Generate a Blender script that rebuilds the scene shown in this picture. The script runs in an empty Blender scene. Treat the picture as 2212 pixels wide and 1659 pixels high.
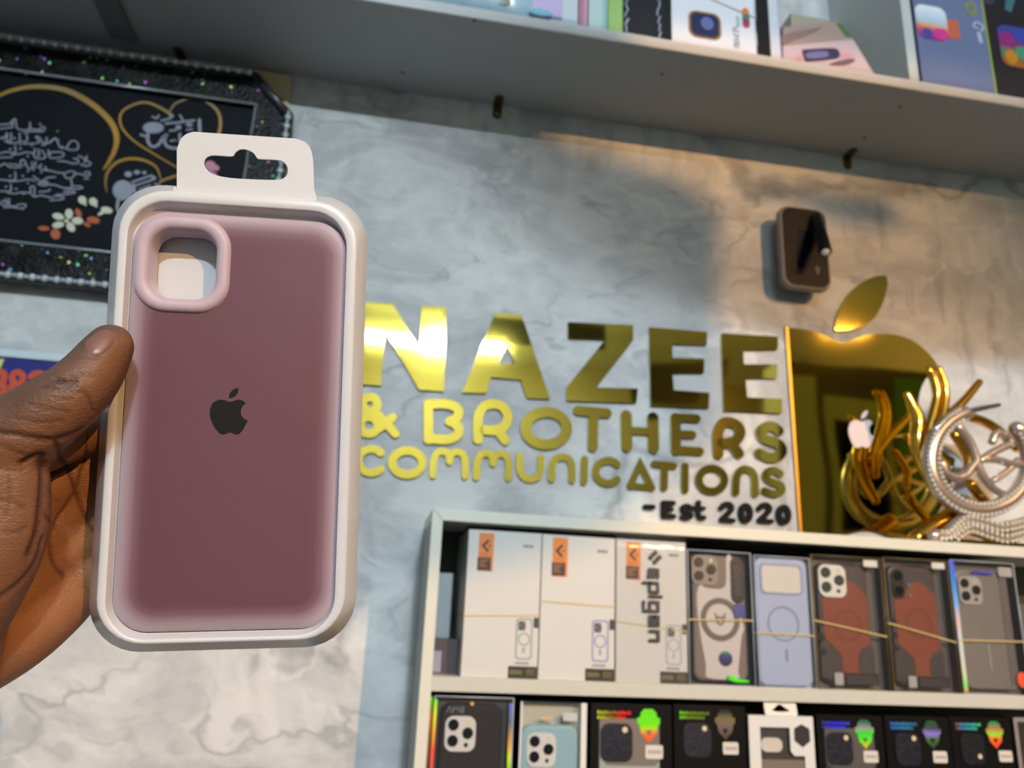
import bpy, bmesh, math, random
from math import sin, cos, pi, radians
from mathutils import Vector, Matrix, geometry
from mathutils.bvhtree import BVHTree
random.seed(7)
S = bpy.context.scene
COL = S.collection
# ------------------------------------------------------------------ camera
AX = Vector((0.98452603, -0.16945835, 0.0446358))      # camera right in the room
DN = Vector((0.09041842, 0.27304454, -0.95774276))     # camera down
FW = Vector((0.15010995, 0.94695858, 0.28414162))      # camera forward
CAM = Vector((0, -1.1, 0))
FPX = 1661.0
def ray(px, py): return (AX*(px-1106) + DN*(py-829.5))/FPX + FW
def at(px, py, y=0.0):
    d = ray(px, py); return CAM + d*((y-CAM.y)/d.y)
def atz(px, py, z):
    d = ray(px, py); return CAM + d*((z-CAM.z)/d.z)
def atd(px, py, depth): return CAM + ray(px, py)*depth
cd = bpy.data.cameras.new('camera'); cam = bpy.data.objects.new('camera', cd); COL.objects.link(cam)
m = Matrix.Identity(4)
for i in range(3):
    m[i][0] = AX[i]; m[i][1] = -DN[i]; m[i][2] = -FW[i]; m[i][3] = CAM[i]
cam.matrix_world = m
cd.sensor_fit = 'HORIZONTAL'; cd.sensor_width = 36; cd.lens = 36*FPX/2212; cd.clip_start = .02
cd.dof.use_dof = True; cd.dof.focus_distance = .275; cd.dof.aperture_fstop = 15.5; cd.dof.aperture_blades = 0
S.camera = cam
S.view_settings.view_transform = 'Standard'; S.view_settings.look = 'None'; S.view_settings.gamma = 1
S.view_settings.use_curve_mapping = False
S.view_settings.exposure = 0.09
S.cycles.max_bounces = 10; S.cycles.transparent_max_bounces = 16
S.cycles.caustics_reflective = False; S.cycles.caustics_refractive = False
S.cycles.sample_clamp_indirect = 6

# ------------------------------------------------------------------ materials
def lin(c):
    return tuple((x/255/12.92 if x/255 <= .04045 else ((x/255+.055)/1.055)**2.4) for x in c)
MATS = {}
def mat(name, rgb=(200,200,200), rough=.5, metal=0., spec=.5, noise=0., nscale=40., bump=0., sheen=0., coat=0., trans=0., emit=0., ecol=None, sss=0.):
    if name in MATS: return MATS[name]
    mt = bpy.data.materials.new(name); mt.use_nodes = True
    nt = mt.node_tree; b = nt.nodes['Principled BSDF']
    c = lin(rgb)
    b.inputs['Base Color'].default_value = (*c, 1)
    b.inputs['Roughness'].default_value = rough; b.inputs['Metallic'].default_value = metal
    b.inputs['Specular IOR Level'].default_value = spec
    b.inputs['Sheen Weight'].default_value = sheen; b.inputs['Coat Weight'].default_value = coat
    b.inputs['Transmission Weight'].default_value = trans
    if sss: b.inputs['Subsurface Weight'].default_value = sss; b.inputs['Subsurface Scale'].default_value = .004
    if emit:
        b.inputs['Emission Color'].default_value = (*lin(ecol or rgb), 1); b.inputs['Emission Strength'].default_value = emit
    if noise or bump:
        tc = nt.nodes.new('ShaderNodeTexCoord'); n = nt.nodes.new('ShaderNodeTexNoise')
        n.inputs['Scale'].default_value = nscale; n.inputs['Detail'].default_value = 6
        nt.links.new(tc.outputs['Object'], n.inputs['Vector'])
        if noise:
            mx = nt.nodes.new('ShaderNodeMix'); mx.data_type = 'RGBA'
            mx.inputs[6].default_value = (*[x*(1-noise) for x in c], 1); mx.inputs[7].default_value = (*[min(1, x*(1+noise)) for x in c], 1)
            nt.links.new(n.outputs['Fac'], mx.inputs[0]); nt.links.new(mx.outputs[2], b.inputs['Base Color'])
        if bump:
            bp = nt.nodes.new('ShaderNodeBump'); bp.inputs['Strength'].default_value = bump; bp.inputs['Distance'].default_value = .002
            nt.links.new(n.outputs['Fac'], bp.inputs['Height']); nt.links.new(bp.outputs[0], b.inputs['Normal'])
    MATS[name] = mt
    return mt
def ramp_mat(name, stops, axis='Z', lo=0., hi=1., rough=.3, metal=0., spec=.5, wob=0.):
    """colour changes along one object axis between lo and hi"""
    if name in MATS: return MATS[name]
    mt = mat(name, (128,128,128), rough, metal, spec); nt = mt.node_tree; b = nt.nodes['Principled BSDF']
    tc = nt.nodes.new('ShaderNodeTexCoord'); sp = nt.nodes.new('ShaderNodeSeparateXYZ'); mr = nt.nodes.new('ShaderNodeMapRange')
    cr = nt.nodes.new('ShaderNodeValToRGB')
    nt.links.new(tc.outputs['Object'], sp.inputs[0]); nt.links.new(sp.outputs[axis], mr.inputs[0])
    mr.inputs[1].default_value = lo; mr.inputs[2].default_value = hi
    last = mr.outputs[0]
    if wob:
        n = nt.nodes.new('ShaderNodeTexNoise'); n.inputs['Scale'].default_value = 60; nt.links.new(tc.outputs['Object'], n.inputs[0])
        ma = nt.nodes.new('ShaderNodeMath'); ma.operation = 'MULTIPLY_ADD'; ma.inputs[1].default_value = wob
        nt.links.new(n.outputs['Fac'], ma.inputs[0]); nt.links.new(last, ma.inputs[2]); last = ma.outputs[0]
    nt.links.new(last, cr.inputs[0])
    el = cr.color_ramp.elements
    while len(el) > 1: el.remove(el[-1])
    el[0].position = stops[0][0]; el[0].color = (*lin(stops[0][1]), 1)
    for p, c in stops[1:]:
        e = el.new(p); e.color = (*lin(c), 1)
    nt.links.new(cr.outputs[0], b.inputs['Base Color'])
    return mt
def clear_mat(name, tint=(255,255,255), gloss=.12, rough=.08):
    """thin clear plastic film: lets light straight through, with a soft sheen on top"""
    if name in MATS: return MATS[name]
    mt = bpy.data.materials.new(name); mt.use_nodes = True; nt = mt.node_tree
    nt.nodes.clear()
    o = nt.nodes.new('ShaderNodeOutputMaterial'); t = nt.nodes.new('ShaderNodeBsdfTransparent'); g = nt.nodes.new('ShaderNodeBsdfGlossy')
    d = nt.nodes.new('ShaderNodeBsdfDiffuse'); mx = nt.nodes.new('ShaderNodeMixShader'); m2 = nt.nodes.new('ShaderNodeMixShader')
    t.inputs[0].default_value = (*lin(tint), 1); g.inputs['Roughness'].default_value = rough
    d.inputs[0].default_value = (.8, .82, .85, 1)
    lw = nt.nodes.new('ShaderNodeFresnel'); lw.inputs[0].default_value = 1.45
    m2.inputs[0].default_value = gloss
    nt.links.new(t.outputs[0], m2.inputs[1]); nt.links.new(d.outputs[0], m2.inputs[2])
    nt.links.new(lw.outputs[0], mx.inputs[0]); nt.links.new(m2.outputs[0], mx.inputs[1]); nt.links.new(g.outputs[0], mx.inputs[2])
    nt.links.new(mx.outputs[0], o.inputs[0])
    MATS[name] = mt; return mt

# ------------------------------------------------------------------ objects
def tag(o, label=None, cat=None, group=None, kind=None):
    if label: o['label'] = label
    if cat: o['category'] = cat
    if group: o['group'] = group
    if kind: o['kind'] = kind
    return o
def thing(name, label, cat, loc=(0,0,0), rz=0., group=None, mtx=None):
    o = bpy.data.objects.new(name, None); COL.objects.link(o); o.empty_display_size = .02
    if mtx is not None: o.matrix_world = mtx
    else: o.location = loc; o.rotation_euler = (0,0,rz)
    return tag(o, label, cat, group)
def rrect(x0, x1, z0, z1, r, n=6):
    r = min(r, (x1-x0)/2-1e-6, (z1-z0)/2-1e-6); L = []
    for cx, cz, a in ((x1-r,z1-r,0), (x0+r,z1-r,90), (x0+r,z0+r,180), (x1-r,z0+r,270)):
        for k in range(n+1):
            t = radians(a + 90*k/n); L.append((cx+r*cos(t), cz+r*sin(t)))
    return L
def ell(cx, cz, rx, rz=None, n=28, a0=0.):
    rz = rx if rz is None else rz
    return [(cx+rx*cos(a0+2*pi*k/n), cz+rz*sin(a0+2*pi*k/n)) for k in range(n)]
def cat_rom(P, n=8, closed=False):
    P = [Vector(p) for p in P]; out = []
    N = len(P)
    if N == 2 and not closed: return P
    rng = N if closed else N-1
    for i in range(rng):
        p0 = P[(i-1) % N] if (closed or i > 0) else P[0]*2-P[1]
        p1 = P[i]; p2 = P[(i+1) % N]
        p3 = P[(i+2) % N] if (closed or i+2 < N) else P[-1]*2-P[-2]
        for k in range(n):
            t = k/n
            out.append(.5*((2*p1)+(p2-p0)*t+(2*p0-5*p1+4*p2-p3)*t*t+(3*p1-p0-3*p2+p3)*t**3))
    if not closed: out.append(P[-1])
    return out
class G:
    """gathers shapes for ONE mesh. flat shapes live in (x,z) with y running from y0 (front) to y1 (back)"""
    def __init__(s, f=None): s.v = []; s.f = []; s.mi = []; s.map = f; s.m = 0; s.smooth = set()
    def add(s, vs, fs, smooth=False):
        b = len(s.v); s.v += [Vector(x) for x in vs]
        for f in fs:
            if smooth: s.smooth.add(len(s.f))
            s.f.append([b+i for i in f]); s.mi.append(s.m)
        return s
    def ext(s, loops, y0, y1, smooth=False):
        """solid from 2D loops: first the outline, then holes"""
        if loops and not hasattr(loops[0][0], '__len__') : loops = [loops]
        loops = [[(p[0], p[1]) for p in L] for L in loops]
        tri = geometry.tessellate_polygon([[Vector((p[0], p[1], 0)) for p in L] for L in loops])
        flat = [p for L in loops for p in L]; n = len(flat)
        vs = [(p[0], y0, p[1]) for p in flat] + [(p[0], y1, p[1]) for p in flat]
        fs = []
        for t in tri:
            a, b, c = (flat[i] for i in t)
            cr = (b[0]-a[0])*(c[1]-a[1])-(b[1]-a[1])*(c[0]-a[0])
            t = list(t) if cr > 0 else list(t)[::-1]
            fs.append(t); fs.append([i+n for i in t][::-1])
        s.add(vs, fs)
        k = 0
        for li, L in enumerate(loops):
            ar = sum(L[i][0]*L[(i+1) % len(L)][1]-L[(i+1) % len(L)][0]*L[i][1] for i in range(len(L)))
            ccw = (ar > 0) == (li == 0); N = len(L); q = []
            for i in range(N):
                a, b = k+i, k+(i+1) % N
                q.append([a, a+n, b+n, b] if ccw else [b, b+n, a+n, a])
            base = len(s.v)-2*n
            for f in q:
                if smooth: s.smooth.add(len(s.f))
                s.f.append([base+i for i in f]); s.mi.append(s.m)
            k += N
        return s
    def box(s, x0, x1, y0, y1, z0, z1):
        return s.ext([[(x0,z0),(x1,z0),(x1,z1),(x0,z1)]], y0, y1)
    def stroke(s, pts, w, y0, y1, closed=False, smooth=True, n=8, caps=True, w1=None, wf=None):
        """flat ribbon with round ends; w half-width.. may taper through wf(t)"""
        P = cat_rom([(p[0], p[1]) for p in pts], n, closed) if smooth else [Vector((p[0],p[1])) for p in pts]
        N = len(P); Lf = []; Rt = []
        for i in range(N):
            a = P[(i-1) % N] if (closed or i > 0) else P[i]; b = P[(i+1) % N] if (closed or i < N-1) else P[i]
            t = (b-a)
            t = t.normalized() if t.length > 1e-9 else Vector((1,0))
            nn = Vector((-t.y, t.x)); u = i/max(1, N-1)
            ww = wf(u)*w if wf else (w if w1 is None else w+(w1-w)*u)
            if not smooth and (closed or 0 < i < N-1):
                d1 = (P[i]-a).normalized(); c = max(.5, abs(d1.dot(t))); ww = ww/c
            Lf.append(P[i]+nn*ww); Rt.append(P[i]-nn*ww)
        vs = []; fs = []
        for i in range(N):
            for q in (Lf[i], Rt[i]): vs += [(q.x, y0, q.y), (q.x, y1, q.y)]
        M = N if closed else N-1
        for i in range(M):
            a = 4*i; b = 4*((i+1) % N)
            fs += [[a, a+2, b+2, b], [a+1, b+1, b+3, a+3], [a, b, b+1, a+1], [a+2, a+3, b+3, b+2]]
        if not closed:
            if not caps: fs += [[0,1,3,2], [4*(N-1), 4*(N-1)+2, 4*(N-1)+3, 4*(N-1)+1]]
            else:
                for i, sg in ((0, 1), (N-1, -1)):
                    c = P[i]; r0 = (Lf[i]-c) if sg > 0 else (Rt[i]-c)
                    base = len(vs); K = 8
                    for k in range(K+1):
                        an = pi*k/K; r = Vector((r0.x*cos(an)-r0.y*sin(an), r0.x*sin(an)+r0.y*cos(an)))
                        vs += [(c.x+r.x, y0, c.y+r.y), (c.x+r.x, y1, c.y+r.y)]
                    fs.append([base+2*k for k in range(K+1)]); fs.append([base+2*k+1 for k in range(K, -1, -1)])
                    for k in range(K): fs.append([base+2*k, base+2*k+1, base+2*k+3, base+2*k+2])
        return s.add(vs, fs)
    def tube(s, pts, r, n=10, closed=False, cap=True, flat=1., up=None, round_ends=False):
        """sweep a round (or flattened) section along 3D points; r a number or one radius per point"""
        P = [Vector(p) for p in pts]; N = len(P)
        R = list(r) if hasattr(r, '__len__') else [r]*N
        if round_ends:
            d0 = (P[0]-P[1]).normalized(); d1 = (P[-1]-P[-2]).normalized(); A = []; B = []
            for k in range(1, 5):
                a = pi/2*k/5+0.06
                A.append((P[0]+d0*R[0]*sin(a), R[0]*cos(a))); B.append((P[-1]+d1*R[-1]*sin(a), R[-1]*cos(a)))
            P = [x[0] for x in A[::-1]]+P+[x[0] for x in B]; R = [x[1] for x in A[::-1]]+R+[x[1] for x in B]; N = len(P)
        U = Vector(up) if up is not None else None
        vs = []; fs = []; pu = None
        for i in range(N):
            a = P[(i-1) % N] if (closed or i > 0) else P[i]; b = P[(i+1) % N] if (closed or i < N-1) else P[i]
            t = (b-a).normalized()
            if U is not None: x = t.cross(U)
            else:
                ref = pu if pu is not None else (Vector((0,0,1)) if abs(t.z) < .9 else Vector((1,0,0)))
                x = t.cross(ref)
            if x.length < 1e-6: x = t.orthogonal()
            x.normalize(); yv = x.cross(t).normalized(); pu = yv
            for k in range(n):
                an = 2*pi*k/n; vs.append(P[i]+x*cos(an)*R[i]+yv*sin(an)*R[i]*flat)
        for i in range(N if closed else N-1):
            j = (i+1) % N
            for k in range(n):
                k2 = (k+1) % n; fs.append([i*n+k, j*n+k, j*n+k2, i*n+k2])
        s.add(vs, fs, True)
        if not closed and cap:
            b = len(s.v)-len(vs)
            s.f.append([b+k for k in range(n)]); s.mi.append(s.m)
            s.f.append([b+(N-1)*n+k for k in range(n)][::-1]); s.mi.append(s.m)
        return s
    def loft(s, loops, cap0=False, cap1=False, smooth=True):
        n = len(loops[0]); vs = [p for L in loops for p in L]; fs = []
        for i in range(len(loops)-1):
            for k in range(n):
                k2 = (k+1) % n; fs.append([i*n+k, i*n+k2, (i+1)*n+k2, (i+1)*n+k])
        b = len(s.v); s.add(vs, fs, smooth)
        if cap0: s.f.append([b+k for k in range(n)][::-1]); s.mi.append(s.m)
        if cap1: s.f.append([b+(len(loops)-1)*n+k for k in range(n)]); s.mi.append(s.m)
        return s
    def ball(s, c, r, seg=10, rings=6, sc=(1,1,1)):
        c = Vector(c); L = []
        for i in range(1, rings):
            a = pi*i/rings
            L.append([c+Vector((r*sin(a)*cos(2*pi*k/seg)*sc[0], r*sin(a)*sin(2*pi*k/seg)*sc[1], r*cos(a)*sc[2])) for k in range(seg)])
        b = len(s.v); s.loft(L)
        for f in s.f[-(len(L)-1)*seg:]: f.reverse()
        t = len(s.v); s.v += [c+Vector((0,0,r*sc[2])), c-Vector((0,0,r*sc[2]))]
        for k in range(seg):
            s.smooth.add(len(s.f)); s.f.append([t, b+k, b+(k+1) % seg]); s.mi.append(s.m)
            e = b+(len(L)-1)*seg; s.smooth.add(len(s.f)); s.f.append([t+1, e+(k+1) % seg, e+k]); s.mi.append(s.m)
        return s
    def build(s, name, mt, parent=None, origin=None, bevel=0., seg=2, fix=False, loc=None):
        me = bpy.data.meshes.new(name)
        vs = [s.map(v) for v in s.v] if s.map else s.v
        if origin is not None: vs = [Vector(v)-Vector(origin) for v in vs]
        me.from_pydata([tuple(v) for v in vs], [], s.f)
        for x in (mt if isinstance(mt, (list, tuple)) else [mt]): me.materials.append(x)
        for i, p in enumerate(me.polygons):
            p.material_index = s.mi[i]; p.use_smooth = i in s.smooth
        if fix:
            bm = bmesh.new(); bm.from_mesh(me); bmesh.ops.remove_doubles(bm, verts=bm.verts, dist=1e-6)
            bmesh.ops.recalc_face_normals(bm, faces=bm.faces); bm.to_mesh(me); bm.free()
        me.update()
        o = bpy.data.objects.new(name, me); COL.objects.link(o)
        if origin is not None: o.location = origin
        if loc is not None: o.location = loc
        if parent is not None: o.parent = parent
        if bevel:
            b = o.modifiers.new('bevel', 'BEVEL'); b.width = bevel; b.segments = seg; b.limit_method = 'ANGLE'; b.angle_limit = radians(40)
        return o
def copy_tree(o, parent=None):
    c = o.copy(); COL.objects.link(c)
    if parent: c.parent = parent
    for ch in list(o.children): copy_tree(ch, c)
    return c
def struct(g, name, mt, **k):
    return tag(g.build(name, mt, **k), kind='structure')
# ================================================================== THE ROOM
XL, XR, YB, ZC, ZF = -3.0, 4.4, -7.6, 2.85, -1.5
def wallpaper():
    mt = mat('marbled_wallpaper', (190,190,188), .62); nt = mt.node_tree; b = nt.nodes['Principled BSDF']; N = nt.nodes.new; Lk = nt.links.new
    tc = N('ShaderNodeTexCoord'); mp = N('ShaderNodeMapping'); Lk(tc.outputs['Object'], mp.inputs[0])
    mp.inputs['Rotation'].default_value = (0, radians(28), 0); mp.inputs['Scale'].default_value = (1, 1, 1.7)
    wn = N('ShaderNodeTexNoise'); wn.inputs['Scale'].default_value = 3.2; wn.inputs['Detail'].default_value = 5; Lk(mp.outputs[0], wn.inputs[0])
    wa = N('ShaderNodeVectorMath'); wa.operation = 'MULTIPLY_ADD'; wa.inputs[1].default_value = (.42,.42,.42)
    Lk(wn.outputs['Color'], wa.inputs[0]); Lk(mp.outputs[0], wa.inputs[2])
    def noise(scale, det, rough=.55):
        n = N('ShaderNodeTexNoise'); n.inputs['Scale'].default_value = scale; n.inputs['Detail'].default_value = det; n.inputs['Roughness'].default_value = rough
        Lk(wa.outputs[0], n.inputs[0]); return n
    def ramp(src, stops):
        r = N('ShaderNodeValToRGB'); el = r.color_ramp.elements
        el[0].position = stops[0][0]; el[0].color = (*[stops[0][1]]*3, 1); el[1].position = stops[-1][0]; el[1].color = (*[stops[-1][1]]*3, 1)
        for p, v in stops[1:-1]:
            e = el.new(p); e.color = (v, v, v, 1)
        Lk(src, r.inputs[0]); return r
    def mixc(fac, a, bb, mode='MIX'):
        mx = N('ShaderNodeMix'); mx.data_type = 'RGBA'; mx.blend_type = mode
        for i, s in ((0, fac), (6, a), (7, bb)):
            if hasattr(s, 'links'): Lk(s, mx.inputs[i])
            elif i == 0: mx.inputs[0].default_value = s
            else: mx.inputs[i].default_value = (*lin(s), 1)
        return mx.outputs[2]
    cl = ramp(noise(2.6, 7).outputs['Fac'], [(.30, 0), (.66, 1)])
    base = mixc(cl.outputs[0], (166,167,170), (230,229,225))
    fine = ramp(noise(9, 9, .62).outputs['Fac'], [(.36, 0), (.6, 1)])
    base = mixc(mixc(.45, (0,0,0), (255,255,255)) if False else .38, base, mixc(fine.outputs[0], (158,159,163), (240,238,233)))
    for sc, wid, st, col in ((1.4, .020, .55, (120,121,124)), (2.6, .014, .5, (118,125,128)), (1.0, .06, .34, (134,135,138)), (.8, .09, .38, (132,133,137)), (2.2, .012, .45, (238,236,232))):
        n = noise(sc, 4, .5); sb = N('ShaderNodeMath'); sb.operation = 'SUBTRACT'; sb.inputs[1].default_value = .5 if col[0] < 200 else .56; Lk(n.outputs['Fac'], sb.inputs[0])
        ab = N('ShaderNodeMath'); ab.operation = 'ABSOLUTE'; Lk(sb.outputs[0], ab.inputs[0])
        rp = ramp(ab.outputs[0], [(0, st), (wid, 0)])
        gate = ramp(noise(sc*1.9, 3).outputs['Fac'], [(.44, 0), (.58, 1)])
        mu = N('ShaderNodeMath'); mu.operation = 'MULTIPLY'; Lk(rp.outputs[0], mu.inputs[0]); Lk(gate.outputs[0], mu.inputs[1])
        base = mixc(mu.outputs[0], base, col)
    for rot, scl, lo, hi, st, col in ((20, (26, 1, 4), .57, .66, .40, (128,129,133)), (-62, (30, 1, 5), .58, .68, .38, (122,123,128)), (65, (22, 1, 4), .56, .68, .42, (246,244,239))):
        m2_ = N('ShaderNodeMapping'); m2_.inputs['Rotation'].default_value = (0, radians(rot), 0); m2_.inputs['Scale'].default_value = scl; Lk(tc.outputs['Object'], m2_.inputs[0])
        wv = N('ShaderNodeVectorMath'); wv.operation = 'MULTIPLY_ADD'; wv.inputs[1].default_value = (2.2,2.2,2.2); Lk(wn.outputs['Color'], wv.inputs[0]); Lk(m2_.outputs[0], wv.inputs[2])
        ns = N('ShaderNodeTexNoise'); ns.inputs['Scale'].default_value = 1.; ns.inputs['Detail'].default_value = 5; Lk(wv.outputs[0], ns.inputs[0])
        rp = ramp(ns.outputs['Fac'], [(lo, 0), (hi, st)]); gt = ramp(noise(1.7+rot*.004, 3).outputs['Fac'], [(.45, 0), (.6, 1)])
        mu = N('ShaderNodeMath'); mu.operation = 'MULTIPLY'; Lk(rp.outputs[0], mu.inputs[0]); Lk(gt.outputs[0], mu.inputs[1])
        base = mixc(mu.outputs[0], base, col)
    Lk(base, b.inputs['Base Color'])
    return mt
struct(G().box(XL, XR, 0, .1, ZF, ZC), 'wall_back', wallpaper())
plaster = mat('white_plaster', (160,164,166), .7, noise=.05, nscale=3)
struct(G().box(XL-.1, XL, YB, .1, ZF, ZC), 'wall_left', plaster)
struct(G().box(XR, XR+.1, YB, .1, ZF, ZC), 'wall_right', mat('cream_plaster', (140,130,108), .7, noise=.06, nscale=3))
struct(G().box(XL-.1, XR+.1, YB-.1, YB, ZF, ZC), 'wall_front', mat('wall_paint', (122,120,108), .7, noise=.08, nscale=2))
struct(G().box(XL-.1, XR+.1, YB-.1, .1, ZC, ZC+.1), 'ceiling', mat('white_ceiling', (186,190,192), .75, noise=.03, nscale=2))
struct(G().box(XL-.1, XR+.1, YB-.1, .1, ZF-.1, ZF), 'floor', mat('floor_tiles', (100,100,98), .4, noise=.15, nscale=6))

# ------------------------------------------------------------------ the lamps of the shop
def tube_lamp(name, x0, x1, y, z, strength, label, ecol=(214,240,255), rad=.014):
    t = thing(name, label, 'lamp', ((x0+x1)/2, y, ZC), group=None)
    h = G().box(x0-.03, x1+.03, y-.025, y+.025, z+rad+.004, z+rad+.034); h.build('lamp_housing', mat('lamp_white', (225,225,225), .5), t, bevel=.004)
    t.children[-1].matrix_parent_inverse = Matrix.Translation(-t.location)
    r_ = G()
    for x in ((x0*.8+x1*.2), (x0*.2+x1*.8)): r_.tube([(x, y, z+rad+.03), (x, y, ZC)], .004, 8)
    r_.build('hanging_rod', mat('lamp_white', (225,225,225), .5), t).matrix_parent_inverse = Matrix.Translation(-t.location)
    b = G().tube([(x0, y, z), (x1, y, z)], rad, 12, round_ends=True).build('lamp_tube', mat('tube_glow_%d' % int(strength*10+x0*7), (255,255,255), .5, emit=strength, ecol=ecol), t)
    b.matrix_parent_inverse = Matrix.Translation(-t.location)
    return t
TUBE, SPOT, BULBW, STRIP = 740.0, 4600.0, 162000.0, 500.0
tube_lamp('tube_lamp', -.32, 1.05, -5.9, 2.45, TUBE, 'cool white tube lamp on the ceiling behind the camera', (221,239,251))
tube_lamp('short_lamp', .27, .51, -5.80, 2.43, SPOT, 'very bright short cool lamp beside the tube lamp on the ceiling', (221,239,251), .02)
tube_lamp('strip_lamp', 3.24, 3.54, -4.0, 2.21, STRIP, 'short warm strip lamp on the ceiling', (255,196,128))
BULB = Vector((2.65, -6.0, 1.96))
tb = thing('hanging_bulb', 'small warm bulb in a black can lamp hanging from the ceiling', 'lamp', (BULB.x, BULB.y, ZC))
def local(o, t):
    o.matrix_parent_inverse = Matrix.Translation(-Vector(t.location)); return o
local(G().ball(BULB, .012, 20, 12).build('bulb', mat('bulb_glow', (255,255,255), .5, emit=BULBW, ecol=(255,196,128)), tb), tb)
dcan = (Vector((-.02, 0, -.02))-BULB).normalized()
gc = G(); q0 = BULB-dcan*.03; q1 = BULB+dcan*.30
gc.tube([q0, q0+dcan*.0001, q1], [.02, .034, .051], 24, cap=False)
cn = local(gc.build('lamp_can', mat('can_black', (16,16,17), .6), tb), tb); sl_ = cn.modifiers.new('s', 'SOLIDIFY'); sl_.thickness = .002; sl_.offset = 1  # can added round the bulb to cut bounce and narrow its beam
local(G().tube([q0-dcan*.03, q0+dcan*.012], [.018,.016], 12).build('bulb_socket', mat('socket_white', (220,220,215), .4), tb), tb)
local(G().tube([q0-dcan*.025, (BULB.x, q0.y-.02, ZC)], .003, 8).build('cord', mat('cord_grey', (90,90,90), .5), tb), tb)
# unseen cards, added to block the lamps and shape the shade on the wall
YS = -4.4
def shade_from(px, py, L, ys):
    w = at(px, py); t = (ys-w.y)/(L.y-w.y); p = w+(L-w)*t; return (p.x, p.z)
edge = [(2900,380),(2212,372),(1700,296),(1300,247),(1200,236),(1186,250),(1195,300),(1260,322),(1340,345),(1420,372),(1490,402),(1540,446),(1562,520),(1552,600),(1552,700),(1560,800),(1556,900),(1520,960),(1470,1010),(1420,1070),(1330,1130),(1200,1220),(1000,1290),(800,1322),(500,1322),(150,1330),(-350,1330),(-420,1100),(-420,500),(-420,-500),(300,-700),(1500,-700),(2900,-500)]
def hang(name, label, loops, ys, cords, kind='sign_card', th=.0015):
    cx = sum(p[0] for p in loops)/len(loops)
    t = thing(name, label, 'sign', (cx, ys, ZC))
    local(G().ext([loops], ys-th, ys+th).build(kind, mat('grey_card', (70,72,74), .7, noise=.1, nscale=8), t), t)
    for x in cords:
        z = max(p[1] for p in loops)-.02
        local(G().tube([(x, ys-th-.001, z), (x, ys-th-.001, ZC)], .0010, 6).build('cord', MATS['cord_grey'], t), t)
    return t
pts = [shade_from(*p, BULB, YS) for p in edge]; pts = [Vector(p) for p in pts[:5]]+cat_rom(pts[5:27], 5)+[Vector(p) for p in pts[27:]]
xs_ = [p[0] for p in pts]
hang('hanging_sign', 'small rounded grey card sign hanging right below the bulb', [tuple(p) for p in pts], YS, (min(xs_)*.75+max(xs_)*.25, min(xs_)*.3+max(xs_)*.7))  # added out of view, outlined from the shaded wall area
SL = Vector((3.39, -4.0, 2.21))
KL = Vector((.39, -5.80, 2.43)); YK = -3.0; fk = YK/KL.y
bw = [(.03,.775),(.06,.74),(.12,.66),(.20,.58),(.30,.53),(.42,.49),(.56,.46),(.98,.44),(1.9,.44),(1.9,.775)]
hang('hanging_board', 'wide grey card board with a slanting corner hanging from the ceiling', [(KL.x*fk+x*(1-fk), KL.z*fk+z*(1-fk)) for x, z in bw], YK, (.4, .8), 'board_card')  # unseen panel added to keep the cool lamp off the upper right wall
e2 = [(1600,396),(1700,404),(1800,418),(1880,428),(1935,455),(1930,492),(1860,500),(1790,480),(1710,440),(1620,425)]
pt_ = [tuple(p) for p in cat_rom([shade_from(*p, BULB, YS+.06) for p in e2], 5, True)]
hang('hanging_tag', 'small grey paper tag hanging from the ceiling', pt_, YS+.06, (sum(p[0] for p in pt_)/len(pt_),), 'tag_card', .0008)  # unseen card added to shade a small wall patch from the bulb

# ------------------------------------------------------------------ wall shelf along the top
ZS, YSH, TSH = .8146, -.19, .0165
white_lam = mat('white_laminate', (205,208,206), .42, noise=.03, nscale=5)
x0, x1 = -1.25, 1.75
sh = thing('wall_shelf', 'long pale grey wall shelf packed with boxed goods above the gold letters', 'shelf', ((x0+x1)/2, 0, ZS))
def part(g, name, mt, t, bevel=0., **k):
    o = g.build(name, mt, t, bevel=bevel, **k)
    o.matrix_parent_inverse = t.matrix_basis.inverted(); return o
grey_under = mat('grey_laminate', (176,178,178), .5, noise=.04, nscale=4)
part(G().box(x0, x1, YSH+.003, -.0005, ZS, ZS+TSH), 'shelf_board', grey_under, sh)
part(G().box(x0, x1, YSH, YSH+.003, ZS-.0005, ZS+TSH+.0005), 'edge_band', mat('white_edge', (222,224,226), .4, noise=.03), sh, .0006)
# strip across the underside, picked out darker than the board
pa, pb = atz(210, 0, ZS), atz(255, 105, ZS)
part(G().box(-.475, -.437, YSH+.012, -.03, ZS-.004, ZS), 'joint_strip', mat('dark_grey_strip', (120,124,126), .5), sh, .001)
for sx, sy in ((870,157),(1430,160),(1945,231),(1868,298),(1025,44)):
    p = atz(sx, sy, ZS); part(G().ball(p, .0028, 10, 6, (1,1,.45)), 'screw', mat('screw_grey', (80,78,72), .5, .6), sh)
# upright divider between the goods
pd = atz(1978, 178, ZS+TSH)
dxc = at(1974, 150, YSH).x
part(G().box(dxc-.0085, dxc+.0085, YSH+.001, -.001, ZS+TSH, ZS+.42), 'divider', white_lam, sh, .0006)
part(G().box(x0, x1, YSH, -.0005, ZS+.42, ZS+.436), 'upper_board', white_lam, sh)
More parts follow.
